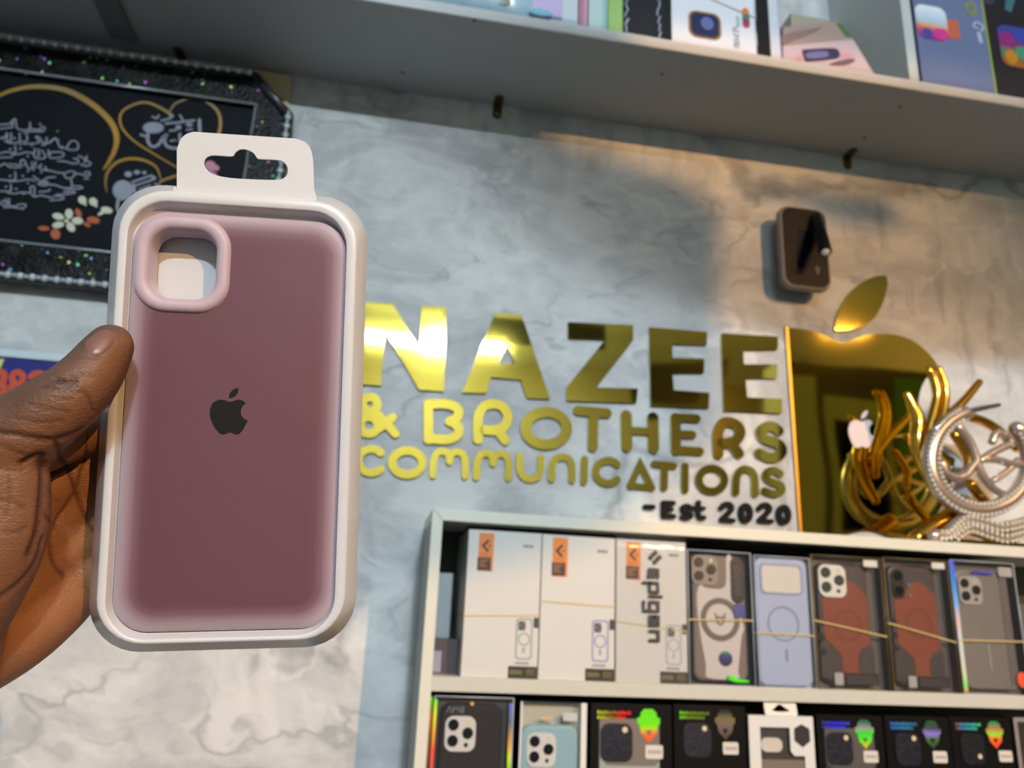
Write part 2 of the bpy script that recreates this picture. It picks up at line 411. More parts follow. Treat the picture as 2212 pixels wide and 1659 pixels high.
# brass angle brackets that hold it
brass = mat('old_brass', (120,96,38), .35, .85, noise=.25, nscale=90)
for i, (bx, by) in enumerate(((1074,235),(1829,340),(394,118))):
    p = at(bx, by+2); c = p.x
    lab = ['brass angle bracket under the shelf above the gold letters', 'brass angle bracket under the shelf above the wall gadget', 'dark brass angle bracket under the shelf above the black picture frame'][i]
    b = thing('angle_bracket', lab, 'bracket', (c, 0, ZS), group='shelf brackets')
    g = G(); hole = ell(0, -.0175, .0022, n=14)
    g.ext([[(.0075*cos(a), -.019+.0075*sin(a)) for a in [pi+pi*k/10 for k in range(11)]]+[(.0075,0),(-.0075,0)], hole], -.0018, -.0002)
    g.build('wall_leg', brass, b)
    g = G(lambda v: Vector((v.x, v.z-.0, v.y)))
    g.ext([[(.0075*cos(a), -.021+.0075*sin(a)) for a in [pi+pi*k/10 for k in range(11)]]+[(.0075,0),(-.0075,0)]], -.0018, -.0002)
    g.build('shelf_leg', brass, b, fix=True)
    G().ball((0,-.022,-.002), .003, 10, 6, (1,1,.5)).build('screw', MATS['screw_grey'], b)

# ------------------------------------------------------------------ low cabinet with two rows of boxed phone cases
DC = -.15
ZT = .1180
c0 = at(935, 1097, DC).x
XC1 = 1.45
cab_w = mat('cabinet_white', (226,222,206), .38, noise=.03, nscale=6)
cab = thing('display_cabinet', 'off-white open display cabinet holding rows of boxed phone cases', 'cabinet', ((c0+XC1)/2, 0, -.5))
ZR = at(956, 1122, DC).z          # underside of the top rail
part(G().box(c0, XC1, DC+.002, -.0005, ZT-.0145, ZT), 'top_panel', cab_w, cab, .0008)
pw = at(957, 1122, DC).x
part(G().box(c0, pw, DC+.002, -.0005, -.62, ZT-.0146), 'side_panel', mat('cabinet_grey', (150,152,148), .5, noise=.05, nscale=8), cab)
# mitred front trims
part(G().ext([[(c0,ZT),(XC1,ZT),(XC1,ZT-.0145),(pw,ZT-.0145)]], DC-.001, DC+.002), 'top_trim', cab_w, cab, .0005)
part(G().ext([[(c0,ZT-.0003),(pw-.0001,ZT-.0148),(pw,-.62),(c0,-.62)]], DC-.001, DC+.002), 'side_trim', cab_w, cab, .0005)
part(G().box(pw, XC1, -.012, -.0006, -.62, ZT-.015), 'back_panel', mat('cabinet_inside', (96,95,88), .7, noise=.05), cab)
Z1 = at(1000, 1463, DC).z; Z1b = at(932, 1493, DC).z
part(G().box(pw, XC1, DC+.002, -.013, Z1b, Z1), 'shelf_board', cab_w, cab)
part(G().box(pw, XC1, DC-.0005, DC+.002, Z1b, Z1), 'shelf_trim', mat('cabinet_trim', (206,203,190), .4, noise=.03), cab, .0005)
Z2 = Z1-.21
part(G().box(pw, XC1, DC, -.013, Z2-.016, Z2), 'shelf_board', cab_w, cab)
# ================================================================== gold letters on the wall
gold = mat('gold_mirror', (218,194,84), .04, 1.0)
nt = gold.node_tree
_t = nt.nodes.new('ShaderNodeTexCoord'); _n = nt.nodes.new('ShaderNodeTexNoise'); _n.inputs['Scale'].default_value = 5; _n.inputs['Detail'].default_value = 1
_b = nt.nodes.new('ShaderNodeBump'); _b.inputs['Strength'].default_value = .06; _b.inputs['Distance'].default_value = .01
nt.links.new(_t.outputs['Object'], _n.inputs[0]); nt.links.new(_n.outputs['Fac'], _b.inputs['Height']); nt.links.new(_b.outputs[0], nt.nodes['Principled BSDF'].inputs['Normal'])
black_ac = mat('black_acrylic', (10,10,11), .55, spec=.12)
def wl(p, y=-.004):
    q = at(p[0], p[1], y); return (q.x, q.z)
LT = .004
rng_l = random.Random(3)
def set_letter(g, name, mt, label, grp, tilt=True):
    xs = [v[0] for v in g.v]; zs = [v[2] for v in g.v]
    org = ((min(xs)+max(xs))/2, 0, min(zs))
    o = g.build(name, mt, origin=org)
    if tilt:   # every piece is stuck on by hand and sits a hair out of true
        o.rotation_euler = (rng_l.uniform(-.004,.004), 0, rng_l.uniform(-.012,.012)); o.location.y = -.0012
    tag(o, label, 'letter', grp); return o
big = {
 'N': [[(772,652),(849,657),(907,756),(910,661),(964,664),(959,846),(905,842),(832,716),(823,833),(768,830)]],
 'A': [[(1069,677),(1126,681),(1188,862),(1138,860),(1125,821),(1061,815),(1051,849.5),(998,848)], [(1094.5,741.6),(1111,785),(1078,787)]],
 'Z': [[(1227,696),(1367,703),(1367,735),(1287,837),(1377,840),(1374,871),(1224,866),(1223,838),(1307,734),(1227,731)]],
 'E': [[(1402,707),(1527.5,717),(1526,746),(1452,743.6),(1452,773),(1521,775),(1520,806.5),(1452,806.5),(1455,843),(1532,848.7),(1530.7,882.6),(1405.4,877)]],
 'E2': [[(1558,720),(1680,727.6),(1679.5,755.4),(1605,757),(1606.7,787.4),(1678.6,787.4),(1677,817.7),(1610,817.7),(1613,859),(1688,861.5),(1688,893.8),(1563.6,888)]],
}
lab1 = {'N':'big gold mirror letter N partly hidden behind the held package','A':'big gold mirror letter A between N and Z','Z':'big gold mirror letter Z in the tall top line',
        'E':'big gold mirror letter E right after the Z','E2':'big gold mirror letter E ending the tall top line beside the gold apple'}
for k, L in big.items():
    set_letter(G().ext([[wl(p) for p in l] for l in L], -LT, -.0005), 'gold_letter_'+k[0].lower(), gold, lab1[k], 'big gold letters of the top line')
def c1(x, y): return (760+x/3.318, 600+y/3.318)
def c2(x, y): return (1300+x/3.13, 650+y/3.13)
def arc(cx, cy, rx, ry, a0, a1, n=14):
    return [(cx+rx*cos(radians(a0+(a1-a0)*k/n)), cy-ry*sin(radians(a0+(a1-a0)*k/n))) for k in range(n+1)]
def letter(name, strokes, label, grp, mt=gold, thick=LT):
    """strokes: (points in photo crop space already mapped, half width px, closed, smooth)"""
    g = G()
    for i, (pts, hw, cl, sm) in enumerate(strokes):
        P = [wl(p) for p in pts]
        k = (at(pts[0][0]+1, pts[0][1], -.004)-at(pts[0][0], pts[0][1], -.004)).length
        g.stroke(P, hw*k, -thick-.00004*i, -.0005, closed=cl, smooth=sm, n=7)
    return set_letter(g, name, mt, label, grp)
M1 = lambda L: [c1(*p) for p in L]
M2 = lambda L: [c2(*p) for p in L]
w2 = 10.3
two = [
 ('ampersand', [(arc(799,874,16,16,0,360,16)[:-1],9.5,True,True), (arc(797,919,19,18,0,360,16)[:-1],9.5,True,True), ([(806,886),(832,912),(854,937)],9.3,False,True), ([(820,925),(838,912),(848,902)],9.3,False,True)], 'rounded gold ampersand at the start of the middle line'),
 ('gold_letter_b', [(M1([(548,1160),(548,905)]),w2,False,False), (M1([(548,905),(690,908),(760,945),(755,1000),(700,1030)]),w2,False,True), (M1([(548,1155),(690,1158),(762,1120),(755,1060),(700,1030)]),w2,False,True)], 'rounded gold letter B of the middle line'),
 ('gold_letter_r', [(M1([(905,1160),(906,1000),(945,925),(1010,905),(1080,925),(1118,1000),(1080,1080),(1010,1095),(950,1090)]),w2,False,True), (M1([(1040,1085),(1098,1165)]),w2,False,False)], 'rounded gold letter R after the B in the middle line'),
 ('gold_letter_o', [(M1(arc(1393,1080,148,116,0,360,20)[:-1]),w2+.6,True,True)], 'wide rounded gold letter O of the middle line'),
 ('gold_letter_t', [(M1([(1620,952),(1828,972)]),w2,False,False), (M1([(1732,965),(1726,1212)]),w2,False,False)], 'rounded gold letter T of the middle line'),
 ('gold_letter_h', [(M2([(165,775),(170,985)]),11.5,False,False), (M2([(345,790),(350,995)]),11.5,False,False), (M2([(165,875),(345,885)]),8,False,False)], 'rounded gold letter H of the middle line'),
 ('gold_letter_e', [(M2([(498,790),(502,1010)]),w2,False,False), (M2([(498,790),(640,795)]),w2-1.5,False,False), (M2([(500,902),(612,905)]),w2-2,False,False), (M2([(502,1008),(662,1018)]),w2-1.5,False,False)], 'rounded gold letter E of the middle line'),
 ('gold_letter_r', [(M2([(787,1035),(785,900),(815,832),(860,820),(915,842),(936,890),(905,945),(850,962),(810,960)]),w2+.6,False,True), (M2([(870,955),(925,1030)]),w2+.6,False,False)], 'rounded gold letter R before the S in the middle line'),
 ('gold_letter_s', [(M2([(1195,878),(1160,852),(1110,852),(1075,885),(1090,925),(1140,948),(1195,968),(1218,1010),(1190,1050),(1130,1060),(1065,1032)]),w2,False,True)], 'rounded gold letter S ending the middle line'),
]
for n, s, l in two: letter(n, s, l, 'rounded gold letters of the middle line')
w3 = 7.6
def em(dx, dy): return [(M1([(580+dx,1415+dy),(586+dx,1310+dy),(612+dx,1258+dy),(650+dx,1243+dy),(688+dx,1262+dy),(700+dx,1318+dy)]),w3,False,True), (M1([(700+dx,1318+dy),(712+dx,1268+dy),(752+dx,1246+dy),(795+dx,1266+dy),(812+dx,1320+dy),(812+dx,1422+dy)]),w3,False,True)]
three = [
 ('gold_letter_c', [(M1(arc(140,1313,92,86,42,318,16)),w3+.8,False,True)], 'small gold letter C partly hidden behind the held package'),
 ('gold_letter_o', [(M1(arc(397,1325,108,86,0,360,18)[:-1]),w3+1.6,True,True)], 'small bright gold letter O after the first C of the bottom line'),
 ('gold_letter_m', em(0,0), 'first small gold letter M of the bottom line, after the O'),
 ('gold_letter_m', em(312,14), 'second small gold letter M of the bottom line, before the U'),
 ('gold_letter_u', [(M1([(1205,1278),(1206,1370),(1230,1425),(1280,1443),(1330,1425),(1352,1370),(1354,1290)]),w3,False,True)], 'small gold letter U of the bottom line'),
 ('gold_letter_n', [(M1([(1430,1442),(1436,1350),(1462,1300),(1508,1285),(1555,1302),(1576,1355),(1578,1450)]),w3,False,True)], 'small gold letter N between U and I of the bottom line'),
 ('gold_letter_i', [(M1([(1668,1302),(1663,1460)]),w3,False,False)], 'small gold letter I between N and C of the bottom line'),
 ('gold_letter_c', [(M1(arc(1836,1392,88,82,42,318,16)),w3,False,True)], 'small gold letter C in the middle of the bottom line, before the A'),
 ('gold_letter_a', [(M2([(192,1252),(258,1102),(338,1264)]),w3,False,False), (M2([(192,1250),(338,1262)]),w3-1,False,False)], 'small gold letter A shaped like a closed triangle'),
 ('gold_letter_t', [(M2([(352,1102),(488,1116)]),w3-.6,False,False), (M2([(424,1110),(420,1262)]),w3,False,False)], 'small gold letter T of the bottom line'),
 ('gold_letter_i', [(M2([(562,1118),(562,1278)]),w3,False,False)], 'small gold letter I between T and O of the bottom line'),
 ('gold_letter_o', [(M2(arc(743,1210,87,78,0,360,18)[:-1]),w3,True,True)], 'small gold letter O near the end of the bottom line'),
 ('gold_letter_n', [(M2([(905,1295),(910,1205),(930,1155),(970,1138),(1015,1155),(1035,1205),(1036,1305)]),w3,False,True)], 'small gold letter N before the S of the bottom line'),
 ('gold_letter_s', [(M2([(1205,1168),(1160,1146),(1118,1160),(1110,1195),(1150,1225),(1205,1245),(1216,1280),(1170,1306),(1100,1285)]),w3,False,True)], 'small gold letter S ending the bottom line'),
]
for n, s, l in three: letter(n, s, l, 'small gold letters of the bottom line')
w4 = 5.8
est = [
 ('black_dash', [(M2([(292,1393),(345,1395)]),5,False,False)], 'short black dash before the word Est'),
 ('black_letter_e', [(M2([(418,1368),(418,1455)]),w4,False,False), (M2([(418,1366),(482,1368)]),w4-1,False,False), (M2([(418,1411),(470,1411)]),w4-1.4,False,False), (M2([(418,1456),(486,1458)]),w4-1,False,False)], 'small black capital letter E of Est'),
 ('black_letter_s', [(M2([(600,1396),(570,1385),(545,1398),(552,1420),(592,1434),(600,1458),(572,1470),(540,1462)]),w4-1.4,False,True)], 'small black letter s of Est'),
 ('black_letter_t', [(M2([(652,1365),(650,1440),(668,1466),(688,1466)]),w4-.8,False,True), (M2([(622,1400),(688,1404)]),w4-2,False,False)], 'small black letter t of Est'),
 ('black_digit', [(M2([(806,1402),(828,1378),(862,1378),(876,1405),(850,1440),(810,1478)]),w4-.6,False,True), (M2([(812,1480),(886,1486)]),w4-1,False,False)], 'first black digit 2 of 2020'),
 ('black_digit', [(M2(arc(970,1436,30,50,0,360,16)[:-1]),w4,True,True)], 'first black digit 0 of 2020, between the two digits 2'),
 ('black_digit', [(M2([(1062,1406),(1084,1383),(1118,1384),(1132,1410),(1106,1446),(1066,1484)]),w4-.6,False,True), (M2([(1068,1486),(1144,1492)]),w4-1,False,False)], 'second black digit 2 of 2020'),
 ('black_digit', [(M2(arc(1228,1447,31,50,0,360,16)[:-1]),w4,True,True)], 'last black digit 0 of 2020 beside the gold apple'),
]
for n, s, l in est: letter(n, s, l, 'black raised characters of the founding date', black_ac, .006)

# ------------------------------------------------------------------ half apple in gold mirror, and its leaf
apo = cat_rom([(1708,708),(1743,712),(1773,721),(1798,733),(1817.5,740),(1837,736),(1862,727),(1896.6,721),(1936,723.5),(1966,733),(1995,752),(2020,780),(2028,796)], 4)
bite = cat_rom([(2024,800),(2003,815),(1989,842),(1984,875),(1990,912),(2008,945),(2034,972),(2062,990)], 4)
right = cat_rom([(2063,992),(2058,1030),(2043,1075),(2018,1120),(1985,1158),(1965,1176)], 4)
low = cat_rom([(1960,1180),(1935,1168),(1905,1154),(1872,1147),(1840,1152),(1812,1166),(1800,1180)], 4)
ap = [(1698,706)]+[tuple(p) for p in apo+bite+right+low]+[(1733,1182)]
pz = [wl(p) for p in ap]
lowz = .1095-.0
ae = thing('apple_emblem', 'half apple cut from gold mirror acrylic, standing right of the letters', 'emblem', (wl((1850,900))[0], 0, wl((1850,1150))[1]))
part(G().ext([pz], -.004, -.0005), 'gold_panel', gold, ae)
part(G().ext([[wl(p) for p in ((1696,705),(1703,707),(1735,1182),(1729,1182))]], -.0052, -.0005), 'edge_strip', mat('bright_gold_edge', (206,150,66), .3, .85), ae, .0008)
def apple_shape(cx, cy, s, kx=1.):
    """apple outline with a bite on the right, in photo-like axes (y down), s = body height"""
    B = [(-.02,-.40),(-.12,-.45),(-.25,-.46),(-.38,-.38),(-.45,-.22),(-.46,-.02),(-.40,.20),(-.30,.40),(-.19,.51),(-.10,.50),(0,.46),(.10,.49),(.20,.51),(.30,.40),(.385,.22),(.43,.12)]
    bt = [(.43,.12),(.32,.05),(.265,-.08),(.27,-.20),(.33,-.31),(.385,-.35)]
    tp = [(.385,-.35),(.30,-.44),(.19,-.46),(.08,-.42),(-.02,-.40)]
    b = [tuple(p) for p in cat_rom(B, 3)[:-1]+cat_rom(bt, 3)[:-1]+cat_rom(tp, 3)[:-1]]
    lf = [tuple(p) for p in cat_rom([(-.02,-.49),(.0,-.62),(.08,-.74),(.20,-.80)], 3)[:-1]+cat_rom([(.20,-.80),(.20,-.68),(.12,-.55),(-.02,-.49)], 3)[:-1]]
    return [[(cx+x*s*kx, cy+y*s) for x, y in L] for L in (b, lf)]
b_, l_ = apple_shape(1861, 936, 62)
for L in (b_, l_): part(G().ext([[wl(p) for p in L]], -.0048, -.004), 'white_apple_mark', mat('pale_pink_vinyl', (232,214,214), .5), ae)
lf = [tuple(p) for p in cat_rom([(1803,714),(1806,690),(1818,658),(1845,622),(1885,599),(1914,595)], 5)[:-1]+cat_rom([(1914,595),(1917,615),(1908,650),(1890,685),(1862,705),(1830,713),(1803,714)], 5)[:-1]]
g = G().ext([[wl(p) for p in lf]], -LT, -.0005)
o = set_letter(g, 'apple_leaf', gold, 'gold mirror leaf fixed to the wall above the gold apple', None); o['category'] = 'emblem'

# ------------------------------------------------------------------ wall gadget with a swivel light
DV = -.042
gx = [at(1695,427,DV), at(1793,470,DV), at(1789,632,DV), at(1680,614,DV)]
cx = sum(p.x for p in gx)/4; z0 = (gx[2].z+gx[3].z)/2; z1 = (gx[0].z+gx[1].z)/2; hw = (gx[1].x-gx[0].x+gx[2].x-gx[3].x)/4+.001
gd = thing('wall_gadget', 'grey rounded wall gadget with smoked glass face and a small black spotlight', 'wall gadget', (cx, 0, z0))
body = mat('gadget_grey', (140,132,126), .45, .2)
H = z1-z0
LL = []
for ins, y in ((.012,-.001),(.011,-.004),(.010,DV+.016),(0,DV+.012),(0,DV+.004),(.0012,DV+.0012),(.004,DV)):
    LL.append([Vector((p[0], y, p[1])) for p in rrect(-hw+ins, hw-ins, ins, H-ins, .02-ins, 8)])
g = G().loft(LL[::-1], cap0=True, cap1=True); g.build('body', body, gd, fix=True)
G().ext([rrect(-hw+.0045, hw-.0045, .0045, H-.0045, .0165, 8)], DV-.0012, DV+.001).build('face_glass', mat('smoked_glass', (27,22,21), .4, spec=.12), gd)
G(lambda v: Matrix.Rotation(radians(6),3,'Y') @ v).ext([[(-.022,.022),(.004,.022),(.004,.104),(-.022,.104)]], DV-.0018, DV-.0008).build('dark_window', mat('dark_window', (10,12,20), .15), gd)
G().ext([ell(.018,.035,.004,.008)], DV-.0018, DV-.0008).build('sensor_slot', mat('sensor_slot', (22,16,14), .4), gd)
a = at(1762, 468, DV) - Vector(gd.location); b = at(1783, 545, DV-.045) - Vector(gd.location)
dirn = (b-a).normalized()
sp = G().tube([a, a+dirn*.004, b-dirn*.002, b], [.0085,.0105,.0105,.0095], 20).build('spotlight', mat('black_blue_metal', (22,24,32), .28, .6), gd)
G().ball((0,0,0), .0072, 16, 8).build('lens', mat('spot_lens', (225,225,215), .15, coat=.6), sp, loc=b-dirn*.002)

# ------------------------------------------------------------------ framed black calligraphy picture
YF = -.024
def fl(p, y=YF): q = at(p[0], p[1], y); return (q.x, q.z)
fxr = fl((598,430))[0]; fz1 = fl((400,143))[1]; fz0 = fl((120,608))[1]
fxl = fxr-.62; cut = .062
fr = thing('picture_frame', 'black glitter picture frame with white Arabic calligraphy hanging under the shelf', 'picture', ((fxl+fxr)/2, 0, fz0))
def fpoly(ins):
    c = cut - ins*.586
    c = max(c, .0)
    return [(fxl+ins+c, fz0+ins), (fxr-ins, fz0+ins), (fxr-ins, fz1-ins-c), (fxr-ins-c, fz1-ins), (fxl+ins, fz1-ins)][:5] if c > .001 else [(fxl+ins, fz0+ins),(fxr-ins, fz0+ins),(fxr-ins, fz1-ins),(fxl+ins, fz1-ins)]
outer = [(fxl,fz0),(fxr,fz0),(fxr,fz1-cut),(fxr-cut*.95,fz1),(fxl,fz1)]
xi = fl((541,300))[0]; zi1 = fl((300,190))[1]; zi0 = fl((120,532))[1]
inner = [(fxl+.06,zi0),(xi,zi0),(xi,zi1),(fxl+.06,zi1)]
glit = mat('black_glitter', (14,15,18), .35, .1, spec=.2)
nt = glit.node_tree; bs = nt.nodes['Principled BSDF']; tc = nt.nodes.new('ShaderNodeTexCoord')
vo = nt.nodes.new('ShaderNodeTexVoronoi'); vo.inputs['Scale'].default_value = 260
nt.links.new(tc.outputs['Object'], vo.inputs['Vector'])
hs = nt.nodes.new('ShaderNodeSeparateColor'); nt.links.new(vo.outputs['Color'], hs.inputs[0])
cmb = nt.nodes.new('ShaderNodeCombineColor'); cmb.mode = 'HSV'; cmb.inputs[1].default_value = .75
nt.links.new(hs.outputs[0], cmb.inputs[0])
th = nt.nodes.new('ShaderNodeMath'); th.operation = 'GREATER_THAN'; th.inputs[1].default_value = .985; nt.links.new(hs.outputs[1], th.inputs[0])
nz = nt.nodes.new('ShaderNodeTexNoise'); nz.inputs['Scale'].default_value = 38; nz.inputs['Detail'].default_value = 4; nt.links.new(tc.outputs['Object'], nz.inputs[0])
mk = nt.nodes.new('ShaderNodeMath'); mk.operation = 'MULTIPLY_ADD'; mk.inputs[1].default_value = .10; mk.inputs[2].default_value = -.045; nt.links.new(nz.outputs['Fac'], mk.inputs[0])
ad = nt.nodes.new('ShaderNodeMath'); ad.operation = 'MAXIMUM'; nt.links.new(th.outputs[0], ad.inputs[0]); nt.links.new(mk.outputs[0], ad.inputs[1]); nt.links.new(ad.outputs[0], cmb.inputs[2])
nt.links.new(cmb.outputs[0], bs.inputs['Base Color'])
bb = nt.nodes.new('ShaderNodeBump'); bb.inputs['Strength'].default_value = .8; bb.inputs['Distance'].default_value = .001; nt.links.new(vo.outputs['Distance'], bb.inputs['Height']); nt.links.new(bb.outputs[0], bs.inputs['Normal'])
part(G().ext([outer, inner], YF+.002, -.0006), 'frame_border', glit, fr)
silver = mat('beaded_silver', (164,168,174), .25, .5, noise=.4, nscale=160)
dark_silver = mat('dark_silver', (72,74,74), .35, .6, noise=.4, nscale=120)
g = G()
ring = outer+[outer[0]]
for a, b in zip(ring, ring[1:]): g.tube([(a[0],YF,a[1]),(b[0],YF,b[1])], .0075, 8)
part(g, 'outer_moulding', dark_silver, fr)
for (a, b) in ((outer[0],outer[1]), (outer[1],outer[2]), (outer[3],outer[4])):
    g = G()
    L = math.hypot(b[0]-a[0], b[1]-a[1]); n = int(L/.0155)
    for k in range(n):
        t = (k+.5)/n; c = (a[0]+(b[0]-a[0])*t, YF-.0078, a[1]+(b[1]-a[1])*t)
        g.ball(c, .0054, 8, 5, (1,.7,.95))
        t = (k+1)/n; g.ball((a[0]+(b[0]-a[0])*t, YF-.0078, a[1]+(b[1]-a[1])*t), .0030, 6, 4)
    part(g, 'rhinestone_trim', mat('rhinestone_grey', (196,202,206), .2, .15, coat=.4), fr)
g = G(); ri = [(x, z) for x, z in inner]
for a, b in zip(ri, ri[1:]+ri[:1]):
    L = math.hypot(b[0]-a[0], b[1]-a[1]); n = int(L/.0055)
    g.tube([(a[0],YF+.001,a[1]),(b[0],YF+.001,b[1])], .0022, 6)
    for k in range(n):
        t = (k+.5)/n; g.ball((a[0]+(b[0]-a[0])*t, YF-.0008, a[1]+(b[1]-a[1])*t), .0019, 6, 4)
part(g, 'inner_beading', silver, fr)
YP = -.016
pan = part(G().ext([[(x, z) for x, z in inner]], YP, -.0007), 'picture_panel', mat('picture_black', (9,12,17), .5, spec=.12), fr)
def fp(p): q = at(p[0], p[1], YP); return (q.x, q.z)
def sub(g, name, mt, parent):
    return g.build(name, mt, parent)
kpx = .00066
def pstroke(g, pts, hw, k=0, **kw): g.stroke([fp(p) for p in pts], hw*kpx, YP-.0006-.00004*(k % 12), YP+.0002, n=6, **kw)
goldink = ramp_mat('gold_ink', [(0,(96,76,38)),(.35,(150,108,26)),(.6,(176,130,36)),(.85,(150,120,60)),(1,(128,120,108))], 'Z', fz0+.12, fz1-.04, .45, .3)
g = G(); tap = lambda u: .25+.75*sin(pi*min(1, max(0, u)))**.7
pstroke(g, [(-60,240),(0,206),(50,190),(100,188),(150,198),(200,226),(238,262),(252,295),(248,325),(234,352),(224,366)], 6.6, 0, wf=tap)
sub(g, 'gold_crescent', goldink, pan)
g = G()
pstroke(g, [(372,250),(350,235),(318,222),(290,226),(266,240),(259,258),(266,280),(290,305),(325,328),(365,352),(400,372)], 3.4, 1, wf=lambda u: 1-.6*u)
pstroke(g, [(366,242),(380,224),(410,214),(440,218),(466,235),(476,258),(474,284),(462,310),(430,345),(400,372)], 3.4, 2, wf=lambda u: .4+.6*sin(pi*u))
sub(g, 'gold_heart', goldink, pan)
g = G()
pstroke(g, [(231,415),(228,395),(234,370),(255,350),(285,343),(315,348),(338,362),(348,388)], 3.6, 1, wf=lambda u: .3+.7*sin(pi*u))
pstroke(g, [(346,393),(362,386),(390,379),(430,378)], 3, 2)
sub(g, 'gold_heart', goldink, pan)
script = mat('white_script', (136,140,154), .5, noise=.2, nscale=90)
def q3(L): return [(x/5.529, 180+y/5.529) for x, y in L]
def q4(L): return [(220+x/5.925, 180+y/5.925) for x, y in L]
lines = [
 [[(0,545),(120,530),(150,520),(155,445),(185,430),(195,500),(215,545),(300,560),(355,545),(360,470)], [(360,545),(450,555),(520,570),(535,530),(500,520),(470,560)], [(280,590),(400,575),(500,580)], [(0,495),(80,490),(140,480)]],
 [[(0,660),(60,650),(85,590),(90,690),(130,690),(135,595)], [(60,690),(130,715),(230,700),(235,600)], [(235,700),(320,690),(322,610)], [(280,725),(400,720),(470,705),(430,640),(470,650),(540,740),(560,650)], [(500,740),(620,690),(660,655),(690,700),(720,765),(790,775),(840,700),(890,690),(930,720),(925,790),(820,795),(740,760)], [(590,720),(640,670),(700,680)]],
 [[(0,840),(80,820),(180,830),(182,750)], [(140,855),(260,840),(300,825),(410,830),(415,780)], [(400,840),(430,895),(520,900),(545,870),(520,830),(500,800)], [(460,790),(470,860)], [(580,800),(590,880),(640,895),(745,880),(750,830),(620,825),(600,850)], [(690,930),(780,935),(870,960),(930,950),(930,905),(880,900)], [(960,970),(1040,990),(1085,960),(1050,930),(970,880),(940,870)], [(1010,950),(1040,870)], [(0,890),(150,885)]],
 [[(0,990),(60,960),(110,1000),(180,1010),(215,1000),(200,970),(150,975)], [(245,1010),(250,930),(290,920),(340,1020),(380,1010),(385,940)], [(400,1040),(430,940)], [(450,1000),(480,1010),(490,970)], [(490,1035),(560,1040),(640,1055),(700,1070),(760,1070)], [(760,1070),(790,1130),(860,1130),(900,1070),(840,1050),(770,1080)], [(890,1080),(960,1085),(1010,1100),(1070,1100),(1065,1060),(1010,1065)], [(1010,1140),(1060,1140)], [(540,1000),(560,1040)]],
 [[(0,1150),(90,1160),(180,1150),(183,1060)], [(110,1175),(250,1165),(330,1150),(420,1165)], [(400,1110),(480,1170),(540,1200),(570,1180),(500,1170)], [(450,1200),(520,1225),(600,1210),(690,1225),(740,1250)], [(520,1160),(570,1130),(660,1120)], [(720,1240),(800,1255),(860,1240),(850,1150)], [(780,1265),(900,1265),(980,1255),(970,1235),(870,1225)]],
 [[(0,1290),(100,1290),(130,1280),(130,1210)], [(90,1310),(180,1320),(250,1305),(360,1310)], [(370,1320),(365,1240),(410,1240),(410,1340),(380,1340)], [(420,1360),(480,1340),(560,1355),(640,1370)], [(600,1400),(700,1395),(760,1380),(740,1355),(650,1345)], [(680,1330),(780,1330),(890,1310),(880,1295),(760,1300)], [(470,1300),(570,1290),(600,1270)]],
 [[(0,1430),(50,1460),(90,1450),(70,1380)], [(110,1380),(115,1460),(180,1470)], [(50,1485),(160,1480),(220,1495),(300,1480),(300,1445),(220,1450),(190,1480)]],
]
for L in lines:
    g = G()
    for i, st in enumerate(L): pstroke(g, q3(st), 1.45, i)
    for st in L[:2]:
        x, y = st[len(st)//2]; pstroke(g, q3([(x-60,y-40),(x-52,y-44)]), 1.8, 5); pstroke(g, q3([(x+150,y+45),(x+158,y+43)]), 1.6, 6)
    sub(g, 'script_line', script, pan)
def emblem_script(L, blobs):
    g = G()
    for i, (st, w) in enumerate(L): pstroke(g, q4(st), w*.72, i)
    for i, (x, y, rx, ry) in enumerate(blobs):
        P = [fp(p) for p in q4(ell(x, y, rx, ry, 18))]
        g.ext([P[::-1] if True else P], YP-.0006-.00003*i, YP)
    return g
sub(emblem_script([([(590,650),(590,740),(640,810),(720,790),(790,690),(830,660),(800,720),(830,800),(900,830),(990,830)],4.6), ([(820,515),(1000,500),(1180,475)],3.6), ([(760,480),(880,450)],2.8), ([(1000,410),(1040,470)],2.8), ([(870,610),(950,600)],3), ([(1250,470),(1255,620)],5), ([(650,430),(700,450),(730,415)],3), ([(500,660),(560,680)],3.4), ([(1000,650),(1000,760)],4), ([(880,740),(940,730)],2.6), ([(1090,600),(1160,590)],2.6)], [(660,570,135,72),(980,565,38,30),(1120,530,44,26),(890,420,30,26)]), 'calligraphy_emblem', script, pan)
sub(emblem_script([([(210,1500),(200,1600),(230,1660)],4.4), ([(390,1265),(640,1180)],3), ([(430,1310),(640,1240)],3), ([(405,1300),(430,1420)],4), ([(480,1360),(620,1310)],2.6), ([(680,1290),(740,1300)],2.6)], [(270,1370,130,130),(340,1165,48,36),(450,1140,40,26),(545,1145,30,22),(665,1215,30,26)]), 'calligraphy_emblem', script, pan)
def q5(L): return [(x/7.373, 440+y/7.373) for x, y in L]
cream = mat('cream_petal', (205,203,180), .6); rust = mat('rust_leaf', (176,84,40), .6); pink = mat('pink_petal', (196,128,152), .6)
def petal(g, x, y, rx, ry, ang, k=0, f=q5):
    P = [(x+rx*cos(t)*cos(ang)-ry*sin(t)*sin(ang), y+rx*cos(t)*sin(ang)+ry*sin(t)*cos(ang)) for t in [2*pi*i/16 for i in range(16)]]
    g.ext([[fp(p) for p in f(P)][::-1]], YP-.0005-.00005*k, YP)
g = G()
for i, a in enumerate((930,1100,1240,940,1130)):
    x, y, rx, ry, an = [(930,205,95,52,.25),(1100,165,80,62,1.5),(1235,275,92,58,.1),(930,340,95,50,-.15),(1130,375,85,60,.9)][i]
    petal(g, x, y, rx, ry, an, i)
petal(g, 1060, 275, 40, 26, 0, 6)
fw = sub(g, 'painted_flower', cream, pan)
